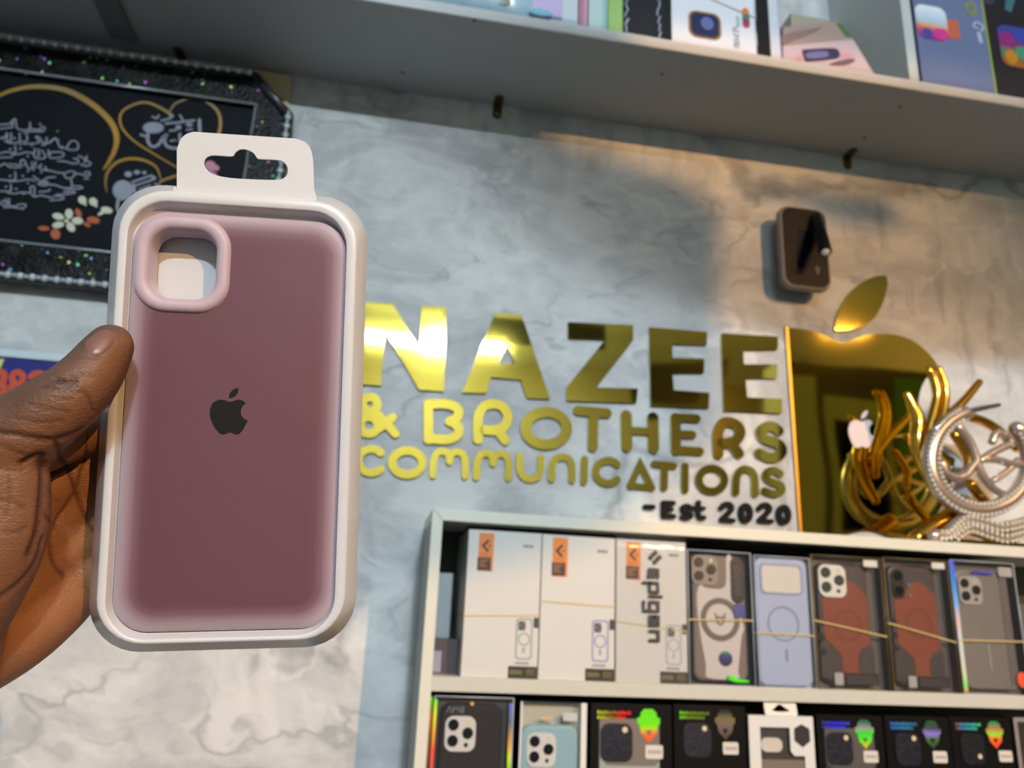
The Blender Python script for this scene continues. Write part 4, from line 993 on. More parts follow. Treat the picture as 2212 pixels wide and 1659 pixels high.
# --- white card boxes ---------------------------------------------------
orange = mat('label_orange', (232,132,48), .5); lab_blk = mat('label_black', (44,34,28), .5); ink = mat('grey_ink', (120,120,118), .6); dink = mat('dark_ink', (52,52,54), .5)
oink = mat('orange_ink', (190,104,52), .5); gink = mat('green_ink', (120,124,60), .5)
def white_box(xl, xr, ytop, label, tint, bagged=False, zl=.42, zr=.42):
    cx, w, h = row1(xl, xr, ytop, label, 'b'); d = .12
    t = thing('retail_box', label, 'box', (cx, YB1, Z1), group='white card boxes in the cabinet')
    G().box(-w/2, w/2, 0, d, 0, h).build('carton', card_w, t, bevel=.0008)
    q = w/170.      # one photo pixel on this face
    lx, lz = -w/2+24*q, h-6*q
    st = G().box(lx, lx+35*q, -.0003, .0002, lz-86*q, lz).build('orange_label', orange, t)
    G().box(lx-1*q, lx+30*q, -.0005, .0002, lz-84*q, lz-55*q).build('black_label', lab_blk, st)
    g = G()   # small pointed mark
    mx, mz = lx+17*q, lz-29*q
    g.stroke([(mx+4*q,mz+11*q),(mx-7*q,mz),(mx+4*q,mz-11*q)], 2.8*q, -.0006, -.0002, smooth=False)
    g.ext([ell(mx+8*q, mz, 2.4*q, n=8)], -.0006, -.0002)
    g.build('label_mark', lab_blk, st)
    g = G()
    for k, ww in enumerate((20,22)): g.box(lx+5*q, lx+(5+ww)*q, -.0005, -.0002, lz-(48+k*3)*q, lz-(46.5+k*3)*q)
    for k, ww in enumerate((22,16,12,18)): g.box(lx+3*q, lx+(3+ww)*q, -.0007, -.0004, lz-(62+k*4.6)*q, lz-(60+k*4.6)*q)
    g.build('label_text', oink, st)
    g = G()
    for k in range(5): g.box(w/2-(42-k*5)*q, w/2-(38.4-k*5)*q, -.0003, .0002, h-(34+(k % 2)*.5)*q, h-(28-(k % 3)*.5)*q)
    g.build('corner_print', ink, t)
    # picture of a clear case with a magnet ring
    px, pz = w/2-33*q, 84*q
    pc_ = G().ext([rrect(px-19*q, px+19*q, pz-44*q, pz+44*q, 8*q), rrect(px-15.5*q, px+15.5*q, pz-40.5*q, pz+40.5*q, 6*q)], -.0003, .0002).build('case_picture', tint, t)
    g = G().ext([rrect(px-14*q, px+3*q, pz+17*q, pz+38*q, 5*q)], -.0005, -.0001); g.build('picture_camera', mat('picture_grey', (104,106,114), .5), pc_)
    g = G()
    for ex, ez in ((-9,33),(-2,27.5),(-9,22)): g.ext([ell(px+ex*q, pz+ez*q, 3*q, n=10)], -.0007, -.0004)
    g.build('picture_lens', dink, pc_)
    g = ringshape(G(), px, pz-1*q, 11*q, 14*q, -.0004, -.0001); g.box(px-2.4*q, px+2.4*q, -.0004, -.0001, pz-30*q, pz-18*q); g.build('picture_ring', tint, pc_)
    G().box(w/2-12*q, w/2-1*q, -.0004, .0002, pz+24*q, pz+46*q).build('spec_tab', dink, t)
    g = G()
    for r_, (n_, x0_, z_) in enumerate(((7,-17,pz-52*q),(11,-24,pz-62*q),(12,-26,pz-71*q))):
        for k in range(n_): g.box(px+(x0_+k*4.4)*q, px+(x0_+k*4.4+3)*q, -.0003, .0002, z_-2*q, z_+(2 if (k*r_) % 3 else 3)*q)
    g.build('small_print', ink, t)
    fb = G().box(w/2-66*q, w/2-1*q, -.0004, .0002, 1*q, 26*q).build('black_strip', lab_blk, t)
    g = G()
    for k in range(7): g.box(w/2-(62-k*4)*q, w/2-(59.4-k*4)*q, -.0006, -.0003, 9*q, (17+(k % 2)*2)*q)
    for k in range(3): g.stroke([(w/2-(22-k*6)*q, 8*q), (w/2-(24-k*7)*q, 16*q), (w/2-(20-k*6)*q, 20*q)], 1.1*q, -.0006, -.0003)
    g.build('strip_text', gink, fb)
    band(t, w, d, h*zl, h*zr)
    return t, w, h, q
white_box(994, 1160, 1147, 'white card box nearest the cabinet end post, band below its middle', mat('tint_green', (150,162,152), .5), zl=.40, zr=.425)
white_box(1162, 1327, 1158, 'white card box second from the cabinet end post, band across its middle', mat('tint_blue', (140,146,186), .5), zl=.525, zr=.51)
t, w, h, q = white_box(1330, 1486, 1168, 'white card box wrapped in a clear bag printed with big black vertical lettering', mat('tint_pale', (170,174,184), .5), True, .41, .36)
# the bag, with its big lettering read from top to bottom
random.seed(4)
g = G(); nx, nz = 14, 26; vs = []
for j in range(nz+1):
    for i in range(nx+1):
        u = i/nx; v = j/nz; x = -w/2-.001+(w+.002)*u; z = -.0+(h+.008)*v
        y = -.0016-.0012*abs(sin(u*9+v*14+2*sin(v*7)))-.0006*random.random()
        if v > .95: y += .010*(v-.95)/.05; 
        vs.append((x, y, z))
g.add(vs, [[j*(nx+1)+i, j*(nx+1)+i+1, (j+1)*(nx+1)+i+1, (j+1)*(nx+1)+i] for j in range(nz) for i in range(nx)], True)
bag = g.build('plastic_bag', film, t)
def vglyph(strokes, along, hw=3.4):
    """strokes in letter space: a runs down the bag, b runs to the right; pixels"""
    g = G()
    for i, st in enumerate(strokes): g.stroke([((-6+b)*q, h-(along+a)*q) for a, b in st], hw*q, -.0036-.00004*i, -.0032, smooth=False)
    return g
x_ = 0
for key, st, along in (('s', [[(20,20),(2,20),(2,10),(20,10),(20,0),(2,0)]], 64), ('p', [[(2,-15),(2,20),(22,20),(22,0),(2,0)]], 95), ('i', [[(2,0),(2,20)],[(2,26),(2,28)]], 125),
                       ('g', [[(22,20),(2,20),(2,0),(22,0)],[(22,20),(22,-15),(2,-15)]], 138), ('e', [[(22,0),(2,0),(2,20),(22,20),(22,10),(2,10)]], 170), ('n', [[(2,0),(2,20),(22,20),(22,0)]], 202)):
    vglyph(st, along).build('printed_letter', dink, bag)
g = G(); mx, mz = 8*q, h-38*q
for ax, az in ((0,10),(0,-10),(10,0),(-10,0)): g.ext([[(mx+(ax-7)*q,mz+az*q),(mx+ax*q,mz+(az-7)*q),(mx+(ax+7)*q,mz+az*q),(mx+ax*q,mz+(az+7)*q)]], -.0036, -.0032)
g.build('printed_mark', dink, bag)

def clear_shell(t, w, h, d, m_=None, name='clear_box', edge=None):
    """thin walled clear box: five sheets with slightly milky edges"""
    s = G()
    for a in ((-w/2,w/2,-.0004,0,0,h),(-w/2,-w/2+.0005,0,d,0,h),(w/2-.0005,w/2,0,d,0,h),(-w/2,w/2,0,d,h-.0005,h)): s.box(*a)
    o = s.build(name, m_ or filmd, t)
    if edge:
        g = G(); r = .0007
        for a, b in (((-w/2,0),(-w/2,h)),((w/2,0),(w/2,h)),((-w/2,h),(w/2,h)),((-w/2,0),(w/2,0))): g.tube([(a[0],-.0002,a[1]),(b[0],-.0002,b[1])], r, 6)
        g.build('box_edge', edge, o)
    return o
milky = mat('milky_edge', (196,204,214), .25, spec=.6)
def case_body(t, x0, x1, z0, z1, y, m_, r=.011, name='phone_case'):
    L = [[Vector((p[0], yy, p[1])) for p in rrect(x0+i, x1-i, z0+i, z1-i, r-i*.4, 7)] for i, yy in ((.0006,y+.0098),(0,y+.008),(0,y+.003),(.0006,y+.0012),(.0018,y+.0003),(.0032,y))]
    o = G().loft(L[::-1], cap0=True, cap1=True).build(name, m_, t, fix=True)
    return o
# --- beige case with a round magnet ring ---------------------------------
cx, w, h = row1(1490, 1632, 1192, '', '')
t = thing('boxed_phone_case', 'clear box with taupe and beige phone case, big ring and black side label', 'phone case box', (cx, YB1, Z1), group=grp1)
q = w/142
G().box(-w/2, w/2, .014, .10, 0, h).build('inner_card', mat('black_inner', (24,24,26), .5), t)
cb_ = case_body(t, -w/2+12*q, w/2-12*q, 8*q, h-8*q, .003, mat('taupe_case', (126,112,104), .45))
G().ext([cat_rom([(-50*q,h-96*q),(-42*q,h-70*q),(-30*q,h-76*q),(6*q,h-76*q),(16*q,h-60*q),(18*q,h-12*q),(30*q,h-12*q),(34*q,h-90*q),(52*q,h-150*q),(46*q,95*q),(36*q,30*q),(34*q,14*q),(-30*q,14*q),(-34*q,40*q),(-46*q,110*q)], 4, True)], .0024, .0032).build('beige_panel', mat('beige_panel', (214,204,198), .5), cb_)
tri_cam(cb_, -32*q, h-38*q, 58*q, mat('taupe_plate', (150,140,134), .4), y=.0026, dark_lens=blk2)
ringshape(G(), 0, h-138*q, 32*q, 43*q, .0010, .003).build('magnet_ring', mat('taupe_ring', (112,100,94), .45), cb_)
g = G(); zc = h-134*q
for a, b in (((-11,8),(-9,-4)),((-9,-4),(-4,2)),((-4,2),(0,-6)),((0,-6),(4,2)),((4,2),(9,-4)),((9,-4),(11,8))): g.stroke([(a[0]*q,zc+a[1]*q),(b[0]*q,zc+b[1]*q)], 1.3*q, .0016, .0024, smooth=False)
g.stroke([(-7*q,zc-8*q),(-4*q,zc-13*q),(0,zc-15*q),(4*q,zc-13*q),(7*q,zc-8*q)], 1.6*q, .0016, .0024)
g.build('shield_print', mat('taupe_ink', (110,98,94), .5), cb_)
sl = G().ext([rrect(26*q, 54*q, h-104*q, h-10*q, 13*q)], -.0002+.0006, .0018).build('side_label', mat('side_label', (30,28,34), .35), t)
for k in range(4): ringshape(G(), 40*q, h-(34+k*16)*q, 4.4*q, 6.2*q, .0001, .0006, 14).build('label_icon', mat('icon_grey', (92,92,108), .5), sl)
G().box(30*q, 54*q, -.0001, .0006, h-132*q, h-106*q).build('blue_tag', mat('blue_tag', (70,78,150), .4), t)
hol = ramp_mat('holo_round', [(0,(60,40,110)),(.5,(70,96,130)),(1,(120,220,150))], 'Z', 0, .06, .2, .5)
ob = G().ext([ell(9*q, 52*q, 15*q, n=20)], .0016, .0024).build('round_sticker', ramp_mat('holo_a', [(0,(70,52,110)),(.6,(84,96,150)),(1,(130,224,170))], 'Z', 36*q, 72*q, .25, .4), t)
gl = G().stroke([(16*q,16*q),(30*q,11*q),(54*q,10*q)], 5*q, -.0012, -.0005, w1=2*q); gl.build('green_foil', mat('green_foil', (70,240,40), .3), t)
clear_shell(t, w, h, .10, None, 'clear_box', milky); band(t, w, .10, h*.47, h*.485)
# --- pale blue case -------------------------------------------------------
cx, w, h = row1(1640, 1764, 1204, '', '')
t = thing('boxed_phone_case', 'clear sleeve with pale blue phone case and thin round ring', 'phone case box', (cx, YB1, Z1), group=grp1)
q = w/124
pb_ = case_body(t, -w/2+3*q, w/2-4*q, 2*q, h-3*q, .002, mat('pale_blue_case', (176,190,222), .4, coat=.2), .010)
G().ext([rrect(-w/2+12*q, w/2-16*q, h-76*q, h-14*q, 12*q), rrect(-w/2+17*q, w/2-21*q, h-72*q, h-18*q, 9*q)], -.0004+.001, .0022).build('window_rim', mat('blue_rim', (150,164,200), .4), pb_)
G().ext([rrect(-w/2+17*q, w/2-21*q, h-72*q, h-18*q, 9*q)], .0014, .0022).build('camera_window', mat('cream_card', (226,220,206), .5), pb_)
ringshape(G(), -2*q, h-134*q, 31*q, 35*q, .0012, .0022).build('magnet_ring', mat('blue_grey_ring', (140,152,170), .45), pb_)
G().ext([rrect(-1*q, 5*q, h-208*q, h-182*q, 3*q)], .0012, .0022).build('magnet_bar', MATS['blue_grey_ring'], pb_)
G().box(-w/2, w/2, .0122, .0135, 0, h).build('back_card', mat('pale_card', (210,216,226), .5), t)
clear_shell(t, w, h, .014, film, 'clear_sleeve', milky); band(t, w, .014, h*.40, h*.395)
# --- rust brown cases -----------------------------------------------------
rust_l = mat('rust_leather', (130,58,34), .55, noise=.18, nscale=60); smoke_d = mat('smoke_grey', (66,60,62), .4)
def rust_box(xl, xr, ytop, label, plate, twin, zl, zr):
    cx, w, h = row1(xl, xr, ytop, '', ''); q = w/150
    t = thing('boxed_phone_case', label, 'phone case box', (cx, YB1, Z1), group=grp1)
    G().box(-w/2+1*q, w/2-1*q, .014, .11, 0, h-1*q).build('inner_card', mat('brown_grey_card', (92,84,78), .5), t)
    cb_ = case_body(t, -w/2+12*q, w/2-30*q, 12*q, h-14*q, .003, smoke_d, .012)
    X = -9*q
    G().ext([[(X-46*q,h-86*q),(X+6*q,h-46*q),(X+20*q,h-46*q),(X+50*q,h-72*q),(X+50*q,86*q),(X+22*q,62*q),(X+22*q,18*q),(X-12*q,18*q),(X-12*q,62*q),(X-46*q,92*q)]], .0022, .0034).build('leather_panel', rust_l, cb_)
    ringshape(G(), X+6*q, h-130*q, 25*q, 30*q, .0018, .0024).build('embossed_ring', mat('rust_dark', (116,50,30), .55), cb_)
    g = G()
    for a, b in ((-56,78),(56,80)): g.ext([[(X+a*q,b*q),(X+a*.55*q,(b-4)*q),(X+a*.40*q,(b-34)*q),(X+a*.42*q,20*q),(X+a*q,20*q)][::(1 if a > 0 else -1)]], .0021, .0031)
    g.build('grip_corner', mat('grip_grey', (58,54,56), .5), cb_)
    if twin:
        pl = G().ext([rrect(-w/2+18*q, -w/2+46*q, h-82*q, h-22*q, 13*q)], .0008, .0028).build('camera_plate', blk2, cb_)
        for k in (36, 66): G().ext([ell(-w/2+32*q, h-k*q, 10*q, n=18)], -.0002, .001).build('lens', lensm, pl)
        for k in (54, 74): G().ext([ell(-w/2+58*q, h-k*q, 5*q, n=12)], .0012, .0026).build('flash', mat('glint_grey', (150,140,140), .2, .4), pl)
    else: tri_cam(cb_, -w/2+44*q, h-46*q, 58*q, plate, y=.0024, dark_lens=mat('lens_grey', (70,74,72), .2, coat=.4))
    for k in (128, 154, 180): G().ext([ell(-w/2+13*q, h-k*q, 8*q, 7*q, 14)], .0012, .003).build('side_knob', blk2, cb_)
    G().ext([rrect(-w/2+34*q, -w/2+52*q, 8*q, 30*q, 3*q)], -.0002, .0018).build('white_badge', mat('badge_grey', (168,166,164), .5), t)
    g = G(); 
    g.box(-w/2+56*q, w/2-24*q, -.0001, .0018, 9*q, 30*q); o = g.build('spec_strip', mat('strip_dark', (34,32,34), .5), t)
    g = G()
    for k in range(3): g.box(-w/2+59*q, w/2-(28+k*2)*q, -.0004, 0, (13+k*5)*q, (14.6+k*5)*q)
    g.build('strip_text', mat('strip_ink', (84,80,84), .5), o)
    g = G()
    for k in range(9): g.ext([ell(-w/2+(44+k*6)*q, h-(11+.2*k)*q, 2.6*q, 3*q, 8)], -.0001, .0012)
    g.build('brand_print', mat('dark_print', (40,36,36), .5), t)
    G().box(w/2-38*q, w/2-8*q, -.0014, -.0004, h-17*q, h-4*q).build('price_sticker', mat('sticker_white', (214,208,198), .5), t)
    G().box(-w/2, -w/2+1.6*q, -.0006, .10, 0, h).build('gold_edge', mat('gold_brown_edge', (140,112,60), .4, .3), t)
    clear_shell(t, w, h, .11, None, 'clear_box', mat('brown_edge', (122,104,72), .35)); band(t, w, .11, h*zl, h*zr, .0008)
rust_box(1768, 1924, 1204, 'clear box with rust brown phone case and white three lens camera plate', mat('white_plate', (232,230,220), .4), False, .50, .40)
rust_box(1930, 2074, 1210, 'clear box with rust brown phone case and dark narrow camera opening', None, True, .50, .375)
# --- grey case in rainbow edged box ---------------------------------------
cx, w, h = row1(2080, 2222, 1216, '', '')
t = thing('boxed_phone_case', 'clear rainbow edged box with plain grey phone case at the end of the row', 'phone case box', (cx, YB1, Z1), group=grp1); q = w/140
G().box(-w/2+2*q, w/2-2*q, .014, .10, 0, h-1*q).build('inner_card', mat('grey_card2', (104,98,94), .5), t)
cb_ = case_body(t, -w/2+12*q, w/2-16*q, 8*q, h-16*q, .003, mat('plain_grey_case', (134,126,118), .4), .010)
G().ext([rrect(w/2-34*q, w/2-17*q, 16*q, h-22*q, 3*q)], .0022, .0032).build('side_stripe', mat('grey_stripe', (116,108,104), .4), cb_)
tri_cam(cb_, -w/2+40*q, h-54*q, 50*q, mat('silver_plate', (196,194,190), .3, .3), y=.0024, dark_lens=blk2)
rb = ramp_mat('rainbow_a', [(0,(250,90,60)),(.06,(120,240,120)),(.14,(220,220,180)),(.4,(206,214,222)),(.55,(240,190,190)),(.66,(120,190,250)),(.85,(40,140,250)),(1,(90,90,250))], 'Z', 0, h, .25)
G().box(-w/2-.0002, -w/2+8*q, -.0010, -.0003, 3*q, h-2*q).build('rainbow_edge', rb, t)
G().stroke([(-22*q,h-20*q),(20*q,h-22*q)], 2.2*q, -.0010, -.0004).build('blue_print', mat('violet_ink', (70,60,190), .4), t)
G().ext([ell(w/2-14*q, 28*q, 11*q, 14*q, 14)], -.0010, -.0004).build('foil_spot', mat('foil_red', (250,96,60), .3), t)
ps = G().ext([rrect(w/2-36*q, w/2-6*q, h-26*q, h-8*q, 3*q)], -.0012, -.0004).build('price_sticker', mat('sticker_grey', (166,160,156), .5), t)
G().ext([rrect(-6*q, -2*q, 44*q, 90*q, 2*q)], .0022, .0032).build('light_slot', mat('slot_light', (170,164,158), .4), cb_)
clear_shell(t, w, h, .10, None, 'clear_box', milky); band(t, w, .10, h*.39, h*.40, .0014)

# --- stock standing further back behind the end post ------------------------
p = at(952, 1440, -.07); hh = .17
t = thing('retail_box', 'pale grey box standing deep in the cabinet behind the end post', 'box', (p.x-.004, -.07, Z1), group=None)
G().box(-.016, .012, 0, .05, 0, at(950, 1237, -.07).z-Z1).build('carton', mat('pale_grey_card', (170,176,180), .5), t, bevel=.0006)
p = at(962, 1440, -.108)
t = thing('retail_box', 'small dark brown box on the cabinet shelf behind the end post', 'box', (p.x+.002, -.112, Z1), group=None)
G().box(-.024, .013, 0, .034, 0, at(962, 1380, -.112).z-Z1).build('carton', mat('dark_brown_card', (70,60,64), .5), t, bevel=.0006)
G().box(-.018, -.008, -.0006, .0002, .002, .026).build('pale_label', mat('lilac_label', (150,148,170), .5), t)

# ================================================================== second row
ZB2 = Z2
def row2(xl, xr, ytop, y=YB1):
    a = at(xl, 1600, y); b = at(xr, 1600, y); return (a.x+b.x)/2, b.x-a.x, at((xl+xr)/2, ytop, y).z-ZB2
grp2 = 'boxed cases on the lower cabinet shelf'
# black case, rainbow edges
cx, w, h = row2(933, 1106, 1506)
t = thing('boxed_phone_case', 'rainbow edged clear box with black phone case and white three lens plate', 'phone case box', (cx, YB1, ZB2), group=grp2); q = w/173
G().box(-w/2+2*q, w/2-2*q, .014, .10, 0, h-2*q).build('inner_card', mat('warm_dark_card', (58,54,54), .5), t)
cb_ = case_body(t, -w/2+16*q, w/2-22*q, 8*q, h-14*q, .003, mat('soft_black_case', (32,30,31), .6, spec=.2), .012)
tri_cam(cb_, -w/2+60*q, h-72*q, 66*q, mat('plate_white2', (226,220,214), .4), y=.0024, dark_lens=mat('lens_navy', (22,24,30), .25))
g = G()
for k, st in enumerate(([(0,0),(5,12),(10,0)], [(13,0),(13,11),(21,9),(14,5)], [(24,0),(24,12),(32,0),(32,12)], [(35,0),(35,12)])): g.stroke([(-w/2+(28+a)*q, h-(32-b)*q) for a, b in st], .9*q, -.0010, -.0004, smooth=False)
g.build('silver_print', mat('silver_print', (140,138,136), .35, .4), t)
r1 = ramp_mat('rainbow_b', [(0,(255,70,70)),(.35,(255,90,60)),(.62,(240,200,20)),(.78,(230,240,20)),(.9,(160,240,60)),(1,(90,250,80))], 'Z', h-.085, h, .3)
r2 = ramp_mat('rainbow_c', [(0,(90,80,70)),(.5,(150,110,60)),(.75,(220,140,70)),(.86,(150,160,20)),(1,(60,240,20))], 'Z', h-.085, h, .3)
r3 = ramp_mat('rainbow_d', [(0,(60,40,140)),(.1,(90,60,160)),(.16,(120,230,40)),(.3,(230,240,20)),(.45,(240,170,60)),(.7,(110,110,120)),(1,(110,130,240))], 'Z', h-.09, h, .3)
G().box(-w/2-.0004, -w/2+6*q, -.0012, -.0003, 0, h-6*q).build('rainbow_edge', r1, t)
G().box(-w/2-10*q, -w/2-4*q, .002, .0034, 0, h-2*q).build('rainbow_edge', r2, t)
G().box(w/2-9*q, w/2-2*q, -.0012, -.0003, 0, h-10*q).build('rainbow_edge', r3, t)
g = G().ext([[(w/2-26*q,0),(w/2-4*q,0),(w/2-4*q,h-140*q),(w/2-26*q,h-140*q)]], -.0016, -.0004); g.build('violet_patch', mat('violet_patch', (76,48,150), .4), t)
G().ext([ell(-5*q, h-13*q, 4*q, n=12)], -.0012, -.0004).build('gold_dot', mat('gold_dot', (250,190,110), .3, .3), t)
clear_shell(t, w, h, .10, None, 'clear_box', milky)
# light blue case
cx, w, h = row2(1122, 1268, 1517)
t = thing('boxed_phone_case', 'white edged clear pack with light blue phone case and white three lens plate', 'phone case box', (cx, YB1, ZB2), group=grp2); q = w/146
G().box(-w/2, w/2, .014, .03, 0, h).build('back_card', mat('beige_grey_card', (190,184,166), .5), t)
for a, b in ((-w/2, -w/2+4*q), (w/2-14*q, w/2-2*q)): G().box(a, b, -.001, .016, 0, h).build('white_edge', mat('white_strip', (232,230,222), .4), t)
cb_ = case_body(t, -w/2+6*q, w/2-18*q, 4*q, h-46*q, .003, mat('light_blue_case', (146,190,200), .45), .012)
tri_cam(cb_, -w/2+48*q, h-92*q, 62*q, mat('plate_white3', (232,226,222), .4), y=.0024, dark_lens=MATS['lens_navy'])
G().ext([rrect(w/2-54*q, w/2-22*q, h-36*q, h-20*q, 3*q)], -.0012, -.0003).build('price_sticker', mat('sticker_pale', (196,196,190), .5), t)
g = G()
for k in range(5): g.ext([ell(-w/2+(46+k*5)*q, h-(32-(k % 2))*q, 3*q, 2.4*q, 8)], -.0012, -.0003)
g.build('gold_glints', mat('gold_glint', (244,196,130), .3, .2), t)
clear_shell(t, w, h, .03, film, 'clear_box', None)
# black hologram boxes
def shield(t, x, z, q, mt):
    g = G(); y0, y1 = -.0012, -.0003
    g.ext([[(x-15*q,z+20*q),(x-8*q,z+27*q),(x+8*q,z+27*q),(x+15*q,z+20*q),(x+15*q,z+14*q),(x+21*q,z+12*q),(x+21*q,z+3*q),(x+17*q,z),(x+14*q,z-14*q),(x,z-28*q),(x-14*q,z-14*q),(x-17*q,z),(x-21*q,z+3*q),(x-21*q,z+12*q),(x-15*q,z+14*q)][::-1], [(x-6*q,z-8*q),(x+6*q,z-8*q),(x,z-18*q)]], y0, y1)
    g.build('hologram_shield', mt, t)
NB = [0]
def holo_box(xl, xr, ytop, label, text_stops, sh_stops, face=(24,23,23), window=None, tag_dx=0, cam_dark=(30,32,44), lower=None, camx=0, cams='three'):
    NB[0] += 1; i = NB[0]
    cx, w, h = row2(xl, xr, ytop); q = w/150
    t = thing('boxed_phone_case', label, 'phone case box', (cx, YB1, ZB2), group=grp2)
    G().box(-w/2, w/2, 0, .03, 0, h).build('carton', blk, t, bevel=.0006)
    X = -10*q+camx*q
    if window:
        fr_ = G().ext([rrect(-w/2+16*q, w/2-24*q, -.0+.001, h-24*q, 6*q)], -.0008, .0003).build('case_window', mat('window_%d' % i, window, .4), t)
        if lower:
            G().ext([[(-w/2+17*q,.001),(w/2-25*q,.001),(w/2-25*q,h-92*q),(w/2-33*q,h-100*q),(-w/2+30*q,h-100*q),(-w/2+17*q,h-88*q)]], -.0011, -.0004).build('lower_panel', mat('lower_%d' % i, lower, .4), fr_)
            ringshape(G(), -4*q, h-152*q, 26*q, 31*q, -.0016, -.0008).build('magnet_ring', mat('ring_dark', (60,62,60), .4), fr_)
    pl = G().ext([rrect(-w/2+18*q, -w/2+76*q, h-94*q, h-32*q, 15*q)], -.0018, .0003).build('camera_plate', mat('cam_plate_%d' % i, cam_dark, .35), t)
    rl_ = mat('lens_blue_%d' % i, tuple(min(255, c+14) for c in cam_dark), .3)
    sp_c = ((-w/2+33*q,h-47*q),(-w/2+33*q,h-78*q),(-w/2+61*q,h-63*q)) if cams == 'three' else ((-w/2+36*q,h-58*q),(-w/2+36*q,h-82*q))
    for lx, lz in sp_c:
        ringshape(G(), lx, lz, 9*q, 13*q, -.0026, -.0012, 20).build('lens_ring', rl_, pl)
    G().ext([ell(-w/2+62*q, h-(42 if cams == 'three' else 78)*q, 5*q, n=12)], -.0022, -.001).build('flash', mat('flash_pale', (226,208,170), .4), pl)
    tx = ramp_mat('holo_text_%d' % i, text_stops, 'X', -w/2+10*q, -w/2+76*q, .3)
    g = G()
    for r_, (n_, z_) in enumerate(((13, h-15*q), (11, h-23*q))):
        for k in range(n_):
            x = -w/2+(12+k*4.8)*q; g.box(x, x+3.4*q, -.0010, .0002, z_-2.6*q, z_+(2.6 if (k*7+r_) % 3 else 3.6)*q)
    g.build('hologram_text', tx, t)
    shield(t, w/2-44*q, h-34*q, q, ramp_mat('holo_shield_%d' % i, sh_stops, 'Z', h-62*q, h-8*q, .3, wob=.12))
    ps = G().ext([rrect(w/2-(50-tag_dx)*q, w/2-(18-tag_dx)*q, h-88*q, h-66*q, 3*q)], -.0012, .0002).build('price_sticker', mat('sticker_cream', (222,214,204), .5), t)
    g = G()
    for k in range(5): g.box(w/2-(45-tag_dx-k*5)*q, w/2-(42-tag_dx-k*5)*q, -.0014, -.001, h-80*q, h-74*q)
    g.build('sticker_print', mat('sticker_ink', (150,140,134), .6), ps)
    return t
holo_box(1275, 1452, 1521, 'black hologram box showing a grey and mint case, green and red shield', [(0,(200,220,40)),(.45,(150,110,40)),(.75,(255,40,40)),(1,(220,40,50))], [(0,(250,90,50)),(.3,(250,110,60)),(.45,(200,220,40)),(.6,(110,240,20)),(1,(110,230,40))], window=(124,114,104), lower=(156,168,162))
holo_box(1456, 1612, 1524, 'plain black hologram box with dull brown shield, left of the white hang box', [(0,(110,240,40)),(.3,(120,150,30)),(1,(100,120,40))], [(0,(70,52,50)),(.5,(120,100,96)),(.8,(120,110,70)),(1,(44,50,48))], cam_dark=(32,34,46))
# white hang box
cx, w, h = row2(1618, 1758, 1546)
t = thing('boxed_phone_case', 'white window box with folded hang tab and black shield badge', 'phone case box', (cx, YB1, ZB2), group=grp2); q = w/140
G().box(-w/2, w/2, .004, .03, 0, h-2*q).build('inner_card', mat('dark_inner2', (52,50,52), .5), t)
G().ext([rrect(-w/2, w/2, 0, h, 2*q), [(-w/2+24*q,.001),(w/2-22*q,.001),(w/2-22*q,h-74*q),(w/2-44*q,h-74*q),(w/2-52*q,h-66*q),(w/2-52*q,h-22*q),(-w/2+24*q,h-22*q)]], -.0008, .0006).build('front_card', mat('hang_box_white', (226,224,218), .4), t)
G().box(-w/2+24*q, w/2-22*q, .001, .0038, 0, h-82*q).build('brown_panel', mat('brown_panel', (122,108,98), .5), t)
cw_ = G().ext([rrect(-w/2+26*q, -w/2+72*q, h-68*q, h-42*q, 12*q)], .0008, .004).build('camera_opening', mat('cream_hole', (206,196,184), .5), t)
hx, hz = w/2-26*q, h-36*q
G().ext([[(hx-17*q,hz+9*q),(hx-15*q,hz+14*q),(hx,hz+21*q),(hx+15*q,hz+14*q),(hx+17*q,hz+9*q),(hx+17*q,hz-10*q),(hx,hz-22*q),(hx-17*q,hz-10*q)][::-1]], -.0013, -.0006).build('shield_badge', mat('badge_black', (38,38,40), .5), t)
G(lambda v: Matrix.Translation((0,-.0022,h)) @ Matrix.Rotation(radians(-14),4,'X') @ Vector((v.x, v.y, v.z))).ext([rrect(-34*q, 36*q, 0, 30*q, 4*q), cat_rom([(-18*q,10*q),(-12*q,15*q),(0,22*q),(12*q,15*q),(20*q,10*q),(8*q,8*q),(-8*q,8*q)], 3, True)], 0, .0009).build('hang_tab', MATS['hang_box_white'], t)
holo_box(1766, 1910, 1546, 'black hologram box with clear edged dark case, blue print and green shield', [(0,(60,70,160)),(.5,(60,50,250)),(1,(60,90,220))], [(0,(250,180,40)),(.35,(90,240,40)),(.6,(60,220,60)),(.8,(150,150,150)),(1,(40,110,90))], window=(88,84,80), lower=(64,48,60))
holo_box(1914, 2054, 1548, 'black hologram box with dim violet shield and cyan print', [(0,(50,110,200)),(.5,(60,140,190)),(1,(50,110,150))], [(0,(50,44,48)),(.4,(70,110,60)),(.6,(140,130,220)),(.8,(70,70,80)),(1,(40,90,60))], tag_dx=4, cam_dark=(28,30,42))
holo_box(2056, 2188, 1550, 'black hologram box with small twin camera and green to red shield', [(0,(150,70,40)),(.3,(70,150,200)),(1,(60,220,140))], [(0,(255,70,40)),(.4,(250,110,50)),(.6,(150,230,50)),(.8,(190,120,90)),(1,(50,150,90))], tag_dx=10, cam_dark=(26,28,36), cams='two')
cx, w, h = row2(2194, 2340, 1552)
t = thing('boxed_phone_case', 'grey edged dark box cut by the frame beside the last hologram box', 'phone case box', (cx, YB1, ZB2), group=grp2)
G().box(-w/2, w/2, 0, .03, 0, h).build('carton', mat('dark_grey_box', (44,42,44), .45), t, bevel=.0006)
